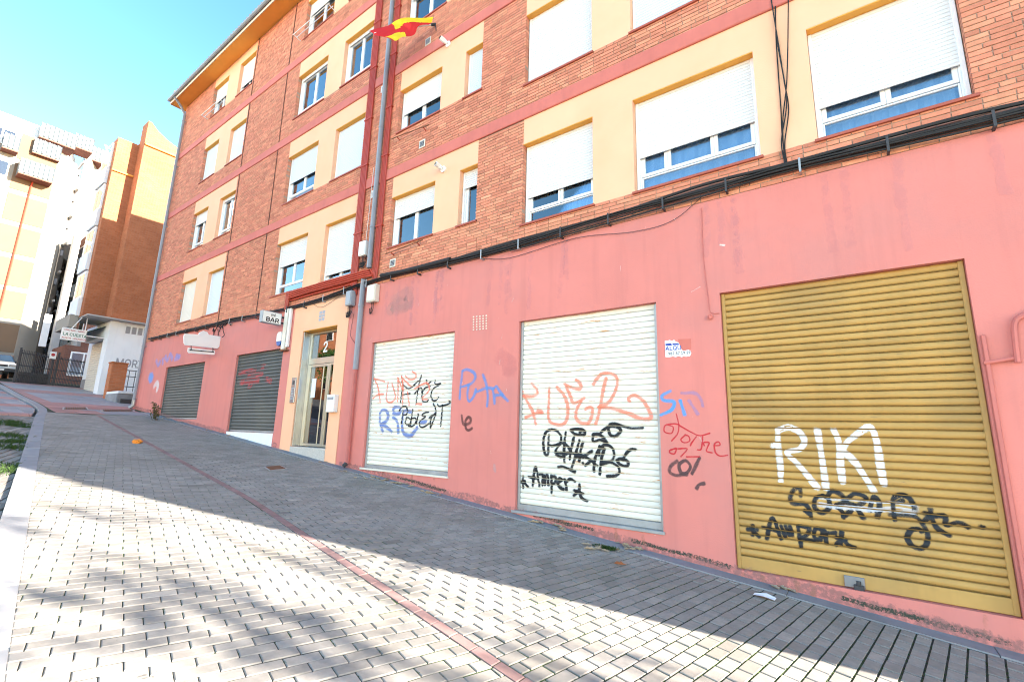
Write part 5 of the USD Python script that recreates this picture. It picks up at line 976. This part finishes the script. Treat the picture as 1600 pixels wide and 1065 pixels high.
def corr(x, y0, y1, z0, z1, d):
    n = int((y1 - y0) / 0.24); ys = np.linspace(y0, y1, 4 * n + 1); xs = x + 0.04 * np.sign(np.sin(np.arange(4 * n + 1) * np.pi / 2 + 0.7)); m = len(ys)
    v = np.vstack([np.c_[xs, ys, np.full(m, z0)], np.c_[xs, ys, np.full(m, z1)]]); i = np.arange(m - 1); f = np.vstack([np.stack([i, i + 1, i + 1 + m], 1), np.stack([i, i + 1 + m, i + m], 1)])
    mb = MB(); mb.add(v, f); mb.box(x - d, x - 0.06, y0 + 0.01, y1 - 0.01, z0 - 0.06, z0 + 0.03); mb.box(x - d, x - 0.06, y0, y0 + 0.03, z0, z1 - 0.02).box(x - d, x - 0.06, y1 - 0.03, y1, z0, z1 - 0.02); return mb
for (u0, v0, u1, v1, x) in ((8, 210, 30, 232, -47.2), (32, 254, 84, 276, -46.9), (54, 222, 95, 243, -47.6), (64, 201, 120, 222, -48.3), (118, 213, 146, 232, -50.0), (139, 230, 163, 250, -53.5), (36, 203, 60, 216, -49.3)):
    p, q = on_x(u0, v0, x), on_x(u1, v1, x); zt, zb = on_x((u0 + u1) / 2, v0, x)[2], on_x((u0 + u1) / 2, v1, x)[2]
    B = obj_at(1.208, 'balcony', corr(x, p[1], q[1], zb, zt, 1.6), 'sheet_metal', b1); obj_at(1.208, 'balcony_floor', MB().box(x - 1.6, x - 0.02, p[1], q[1], zb - 0.16, zb - 0.061), 'far_brick_brown', B)
obj_at(1.208, 'downpipe', MB().tube([on_x(52, 279, -47.9), on_x(16, 419, -47.9), on_x(-10, 520, -47.9)], 0.06, 6), 'red_conduit', b1)
obj_at(1.208, 'pilaster', MB().bbox(-47.6, -46.9, 7.35, 7.75, 1.5, 13.9, 0.02), 'grey_panel', b1)
obj_at(1.208, 'side_sign', MB().bbox(-47.4, -47.3, 6.75, 7.15, 5.2, 7.6, 0.02), 'white_plastic', b1)
# dark block in the court behind
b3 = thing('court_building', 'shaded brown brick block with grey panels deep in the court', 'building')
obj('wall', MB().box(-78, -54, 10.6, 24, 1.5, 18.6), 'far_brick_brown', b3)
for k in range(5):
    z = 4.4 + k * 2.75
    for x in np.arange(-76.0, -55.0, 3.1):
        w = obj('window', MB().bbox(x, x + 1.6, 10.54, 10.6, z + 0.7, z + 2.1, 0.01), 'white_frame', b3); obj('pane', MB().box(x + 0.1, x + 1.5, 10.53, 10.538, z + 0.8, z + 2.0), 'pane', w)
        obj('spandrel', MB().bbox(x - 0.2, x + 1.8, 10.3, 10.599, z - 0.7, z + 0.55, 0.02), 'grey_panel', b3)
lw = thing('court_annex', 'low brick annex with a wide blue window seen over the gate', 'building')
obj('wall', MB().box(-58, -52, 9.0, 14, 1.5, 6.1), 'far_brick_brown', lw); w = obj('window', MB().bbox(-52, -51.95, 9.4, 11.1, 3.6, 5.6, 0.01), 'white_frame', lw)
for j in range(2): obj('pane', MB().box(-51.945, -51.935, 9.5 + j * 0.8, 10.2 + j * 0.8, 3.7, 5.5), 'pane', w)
# parked car at the left edge, nose towards us
car = thing('parked_car', 'pale car parked at the left edge beyond the dropped crossing, seen from its front', 'car', loc=(-42.6, 4.32, gz(-42.6, 4.3) + 0.0), rotz=0.0)
# side profile (x forward = +x), lofted across
side = [(2.05, 0.35), (2.10, 0.55), (2.02, 0.72), (1.75, 0.82), (1.0, 0.95), (0.35, 1.42), (-0.9, 1.46), (-1.6, 1.30), (-1.95, 0.95), (-2.02, 0.6), (-2.0, 0.35)]
def loft(pf, hw_low, hw_top, zsplit=0.95):
    pf = np.array(pf); n = len(pf); secs = []
    for s in (-1, -0.93, 0, 0.93, 1):
        hw = np.where(pf[:, 1] > zsplit, hw_low + (hw_top - hw_low) * (pf[:, 1] - zsplit) / 0.5, hw_low); k = 1 - 0.03 * (abs(s) == 1)
        secs.append(np.c_[pf[:, 0] * k, s * hw, 0.35 + (pf[:, 1] - 0.35) * (1 - 0.04 * (abs(s) == 1))])
    v = np.vstack(secs); f = []
    for a in range(4):
        for i in range(n): j = (i + 1) % n; f.append([a * n + i, a * n + j, (a + 1) * n + j, (a + 1) * n + i])
    f = np.array(f); f = np.vstack([f[:, [0, 1, 2]], f[:, [0, 2, 3]]]); caps = [[0, i + 1, i] for i in range(1, n - 1)] + [[4 * n, 4 * n + i, 4 * n + i + 1] for i in range(1, n - 1)]
    return v, np.vstack([f, np.array(caps)])
obj('body', loft(side, 0.80, 0.62), 'car_paint', car, smooth=35)
obj('windscreen', (np.array([(1.0, -0.74, 0.97), (1.0, 0.74, 0.97), (0.38, 0.6, 1.42), (0.38, -0.6, 1.42)]) + (0.03, 0, 0.015), np.array([[0, 1, 2, 3]])), 'car_glass', car)
for s in (-1, 1):
    obj('side_window', (np.array([(0.85, s * 0.79, 1.0), (-1.3, s * 0.79, 1.0), (-0.9, s * 0.655, 1.42), (0.35, s * 0.655, 1.42)]) + (0, s * 0.012, 0), np.array([[0, 1, 2, 3]])), 'car_glass', car)
    obj('headlight', MB().bbox(1.9, 2.08, s * 0.6 - 0.17, s * 0.6 + 0.17, 0.6, 0.75, 0.02), 'steel', car)
    obj('mirror', MB().bbox(0.75, 0.9, s * 0.88 - 0.1, s * 0.88 + 0.1, 0.95, 1.08, 0.02), 'dark_metal', car)
    for x in (1.3, -1.25):
        w = obj('wheel', MB().tube([(x, s * 0.82, 0.3), (x, s * 0.62, 0.3)], 0.3, 18), 'tyre', car); obj('rim', MB().tube([(x, s * 0.826, 0.3), (x, s * 0.8, 0.3)], 0.18, 14), 'steel', w)
obj('bumper', MB().bbox(2.0, 2.13, -0.78, 0.78, 0.3, 0.5, 0.03), 'dark_metal', car); obj('grille', MB().bbox(2.04, 2.1, -0.38, 0.38, 0.6, 0.72, 0.01), 'dark_metal', car); obj('number_plate', MB().bbox(2.128, 2.14, -0.26, 0.26, 0.36, 0.47, 0.003), 'white_plastic', car)

# ------------------------------------------------------------------ across the street and beyond the frame (mirrored in the glass, casting shade)
ob = thing('opposite_building', 'orange brick block across the street mirrored in the entrance glass', 'building')
obj('wall', MB().box(-78, -24, -30, -19, -5, 13.0), 'opposite_brick', ob); obj('roof', MB().bbox(-78.4, -23.6, -30.4, -18.6, 13.0, 13.3, 0.03), 'roof_tile', ob)
for f in range(4):
    for k in range(13):
        x = -76 + k * 4.0; w = obj('window', MB().bbox(x, x + 1.5, -19.0, -18.95, 1.6 + f * 2.9, 3.0 + f * 2.9, 0.01), 'white_frame', ob); obj('pane', MB().box(x + 0.08, x + 1.42, -18.948, -18.94, 1.68 + f * 2.9, 2.92 + f * 2.9), 'door_glass', w)
def leaf_cloud(n, centres, radii, size, seed):
    r = np.random.default_rng(seed); k = r.integers(0, len(centres), n); d = r.normal(size=(n, 3)); d /= np.linalg.norm(d, axis=1, keepdims=True)
    p = np.asarray(centres)[k] + d * (np.asarray(radii)[k] * r.uniform(0.25, 1.0, n) ** 0.5)[:, None]
    a = r.normal(size=(n, 3)); a /= np.linalg.norm(a, axis=1, keepdims=True); b = np.cross(a, r.normal(size=(n, 3))); b /= np.linalg.norm(b, axis=1, keepdims=True)
    s = size * r.uniform(0.6, 1.3, n)[:, None]
    v = np.stack([p - a * s, p + b * s * 0.5, p + a * s, p - b * s * 0.5], 1).reshape(-1, 3); q = np.arange(n) * 4
    return v, np.vstack([np.stack([q, q + 1, q + 2], 1), np.stack([q, q + 2, q + 3], 1)])
def tree(name, label, base, height, limbs, crown, leaves, size, seed):
    t = thing(name, label, 'tree'); b = np.array(base); m = MB(); r = np.random.default_rng(seed)
    m.tube(smooth_line([b, b + (0.1, 0.05, height * 0.4), b + (0.0, 0.2, height * 0.8)], 0.5), np.linspace(0.17, 0.06, len(smooth_line([b, b + (0.1, 0.05, height * 0.4), b + (0.0, 0.2, height * 0.8)], 0.5))), 8)
    for c in crown[0]:
        c = np.array(c); s = b + (0.05, 0.05, min(c[2] - b[2], height) * 0.6); ln = smooth_line([s, (s + c) / 2 + r.normal(0, 0.2, 3), c], 0.4); m.tube(ln, np.linspace(0.06, 0.012, len(ln)), 5)
    obj('trunk', m, 'wood_bark', t); obj('crown', leaf_cloud(leaves, *crown, size, seed), 'leaf', t); return t
r = np.random.default_rng(31)
base = np.array([13.5, 7.2, float(G(13.5, 7.2))])
cc = [base + np.array([r.uniform(-2.6, 2.6), r.uniform(-2.2, 2.0), r.uniform(6.3, 9.5)]) for _ in range(13)]
cc += [np.array(q) for q in ((13.2, 7.75, 4.35), (13.9, 7.5, 4.6), (13.5, 8.25, 3.7), (14.2, 7.9, 4.0), (13.0, 7.3, 4.9))]
tree('street_tree', 'tall sparse street tree beyond the right end of the building, dappling the paving', base, 8.0, 0, (cc, [0.26 + 0.22 * r.random() for _ in cc]), 640, 0.10, 8)
for bx, by in ((-44.0, -15.5), (-51.0, -14.5), (-37.0, -16.0)):
    base = np.array([bx, by, float(G(bx, by))]); cc = [base + np.array([r.uniform(-1.8, 1.8), r.uniform(-1.4, 1.4), r.uniform(2.0, 4.6)]) for _ in range(12)]
    tree('garden_tree', {-44.0: 'leafy green tree across the street, the middle one', -51.0: 'leafy green tree across the street, the uphill one', -37.0: 'leafy green tree across the street, the downhill one'}[bx], base, 3.6, 0, (cc, [1.0] * 12), 2500, 0.13, int(-bx))

# ------------------------------------------------------------------ litter and weeds at the foot of the wall
def leaf_mesh(c, s, ang, r):
    u = np.array([math.cos(ang), math.sin(ang)]); n = np.array([-u[1], u[0]]); prof = [(-1, 0), (-0.4, 0.45), (0.1, 0.3), (0.25, 0.55), (0.55, 0.2), (1, 0), (0.5, -0.25), (0.2, -0.5), (0.0, -0.28), (-0.5, -0.4)]
    p = np.array([c + (a * u + b * n) * s for a, b in prof]); z = G(p[:, 0], p[:, 1]) + 0.012 + np.abs(np.array([b for a, b in prof])) * s * 0.7 * r.uniform(0.2, 1.0) + r.uniform(0, 0.01)
    cz = float(G(*c)) + 0.012; v = np.vstack([np.c_[p, z], [(c[0], c[1], cz)]]); n_ = len(prof)
    return v, np.array([[i, (i + 1) % n_, n_] for i in range(n_)])
r = np.random.default_rng(77)
spots = [(535, 737), (560, 742), (580, 745), (592, 750), (600, 752), (615, 755), (625, 757), (640, 755), (660, 768), (672, 771), (690, 774), (838, 815), (846, 818), (868, 823), (872, 826), (880, 829), (925, 857), (932, 855), (940, 858), (982, 851), (990, 857), (995, 860), (1018, 835), (505, 722), (345, 673), (352, 676), (362, 681), (1218, 918), (1222, 922), (300, 660), (290, 655), (650, 760), (605, 749), (570, 748)]
for k, (u, v) in enumerate(spots):
    p = on_g(u, v)[:2]; p[1] = min(p[1], 6.34)
    for j in range(2 + (k % 3 == 0)):
        q = p + r.normal(0, 0.07, 2); q[1] = min(q[1], 6.36)
        tag(obj('fallen_leaf', leaf_mesh(q, r.uniform(0.04, 0.085), r.uniform(0, 6.3), r), 'dry_leaf'), 'pale dry leaf fallen on the paving along the foot of the facade', 'leaf', 'dry leaves along the foot of the facade')
tag(obj('fallen_leaf', leaf_mesh(on_g(969, 883)[:2], 0.075, 0.7, r), 'brown_leaf'), 'large brown fallen leaf lying on the pavers in front of the middle white shutter', 'leaf')
pp = on_g(1194, 934); c = pp[:2]
v = np.array([(-0.10, -0.03), (0.0, -0.055), (0.10, -0.02), (0.11, 0.03), (0.02, 0.045), (-0.09, 0.03)]); pz = c + v; z = G(pz[:, 0], pz[:, 1]) + np.array([0.012, 0.03, 0.014, 0.03, 0.045, 0.02])
tag(obj('paper_scrap', (np.vstack([np.c_[pz, z], [(c[0], c[1], float(G(*c)) + 0.02)]]), np.array([[i, (i + 1) % 6, 6] for i in range(6)])), 'paper'), 'crumpled white paper scrap on the pavers near the gold shutter', 'paper')
c = on_g(214, 692)[:2]; w = thing('snack_wrapper', 'crumpled orange wrapper lying on the shaded pavers uphill', 'wrapper')
mm = trimesh.creation.icosphere(2, 0.1); vv_ = mm.vertices * (1.2, 0.9, 0.5); vv_ = vv_ * (0.35 + 1.2 * meshkit.fbm(vv_ * 22 + 3, 3, 2))[:, None] + (c[0], c[1], float(G(*c)) + 0.035)
obj('wrapper', (vv_, mm.faces), 'orange_wrap', w); obj('flap', (np.array([(c[0] - 0.2, c[1] - 0.03, float(G(*c)) + 0.02), (c[0] - 0.07, c[1] - 0.06, float(G(*c)) + 0.05), (c[0] - 0.06, c[1] + 0.06, float(G(*c)) + 0.07)]), np.array([[0, 1, 2]])), 'paper', w)
def plant(c, n, h, spread, label, matname, seed, width=0.02):
    r = np.random.default_rng(seed); t = thing('wall_weed', label, 'plant'); st_, lv = MB(), []
    for k in range(n):
        b = np.array(c) + np.r_[r.normal(0, spread * 0.3, 2), 0]; tip = b + np.array([r.normal(0, spread), -abs(r.normal(0, spread * 0.6)), h * r.uniform(0.6, 1.1)])
        ln = smooth_line([b, (b + tip) / 2 + r.normal(0, 0.03, 3), tip], 0.05); st_.tube(ln, np.linspace(0.008, 0.003, len(ln)), 4)
        for q in ln[2:]: 
            for _ in range(3): lv.append(q + r.normal(0, 0.025, 3))
    obj('stem', st_, 'wood_bark', t); lv = np.array(lv); v, f = leaf_cloud(len(lv) * 2, lv, np.full(len(lv), 0.03), width, seed); obj('leaves', v_f(v, f), matname, t); return t
def v_f(v, f): return (v, f)
c = on_g(243, 656); plant((c[0], min(c[1], 6.3), float(G(c[0], 6.3))), 9, 0.55, 0.13, 'dry weed growing at the foot of the wall by the first grey shutter', 'dry_plant', 3, 0.03)
c = on_g(945, 856); g2 = obj('grass_tuft', blades([(c[0] + dx, min(c[1], 6.3) + dy_, float(G(c[0], c[1]))) for dx in np.linspace(-0.13, 0.13, 9) for dy_ in (-0.03, 0, 0.03)], 18, 0.035, 0.02, 4), 'grass'); tag(g2, 'small bright green grass tuft on the apron below the middle white shutter', 'grass tuft')
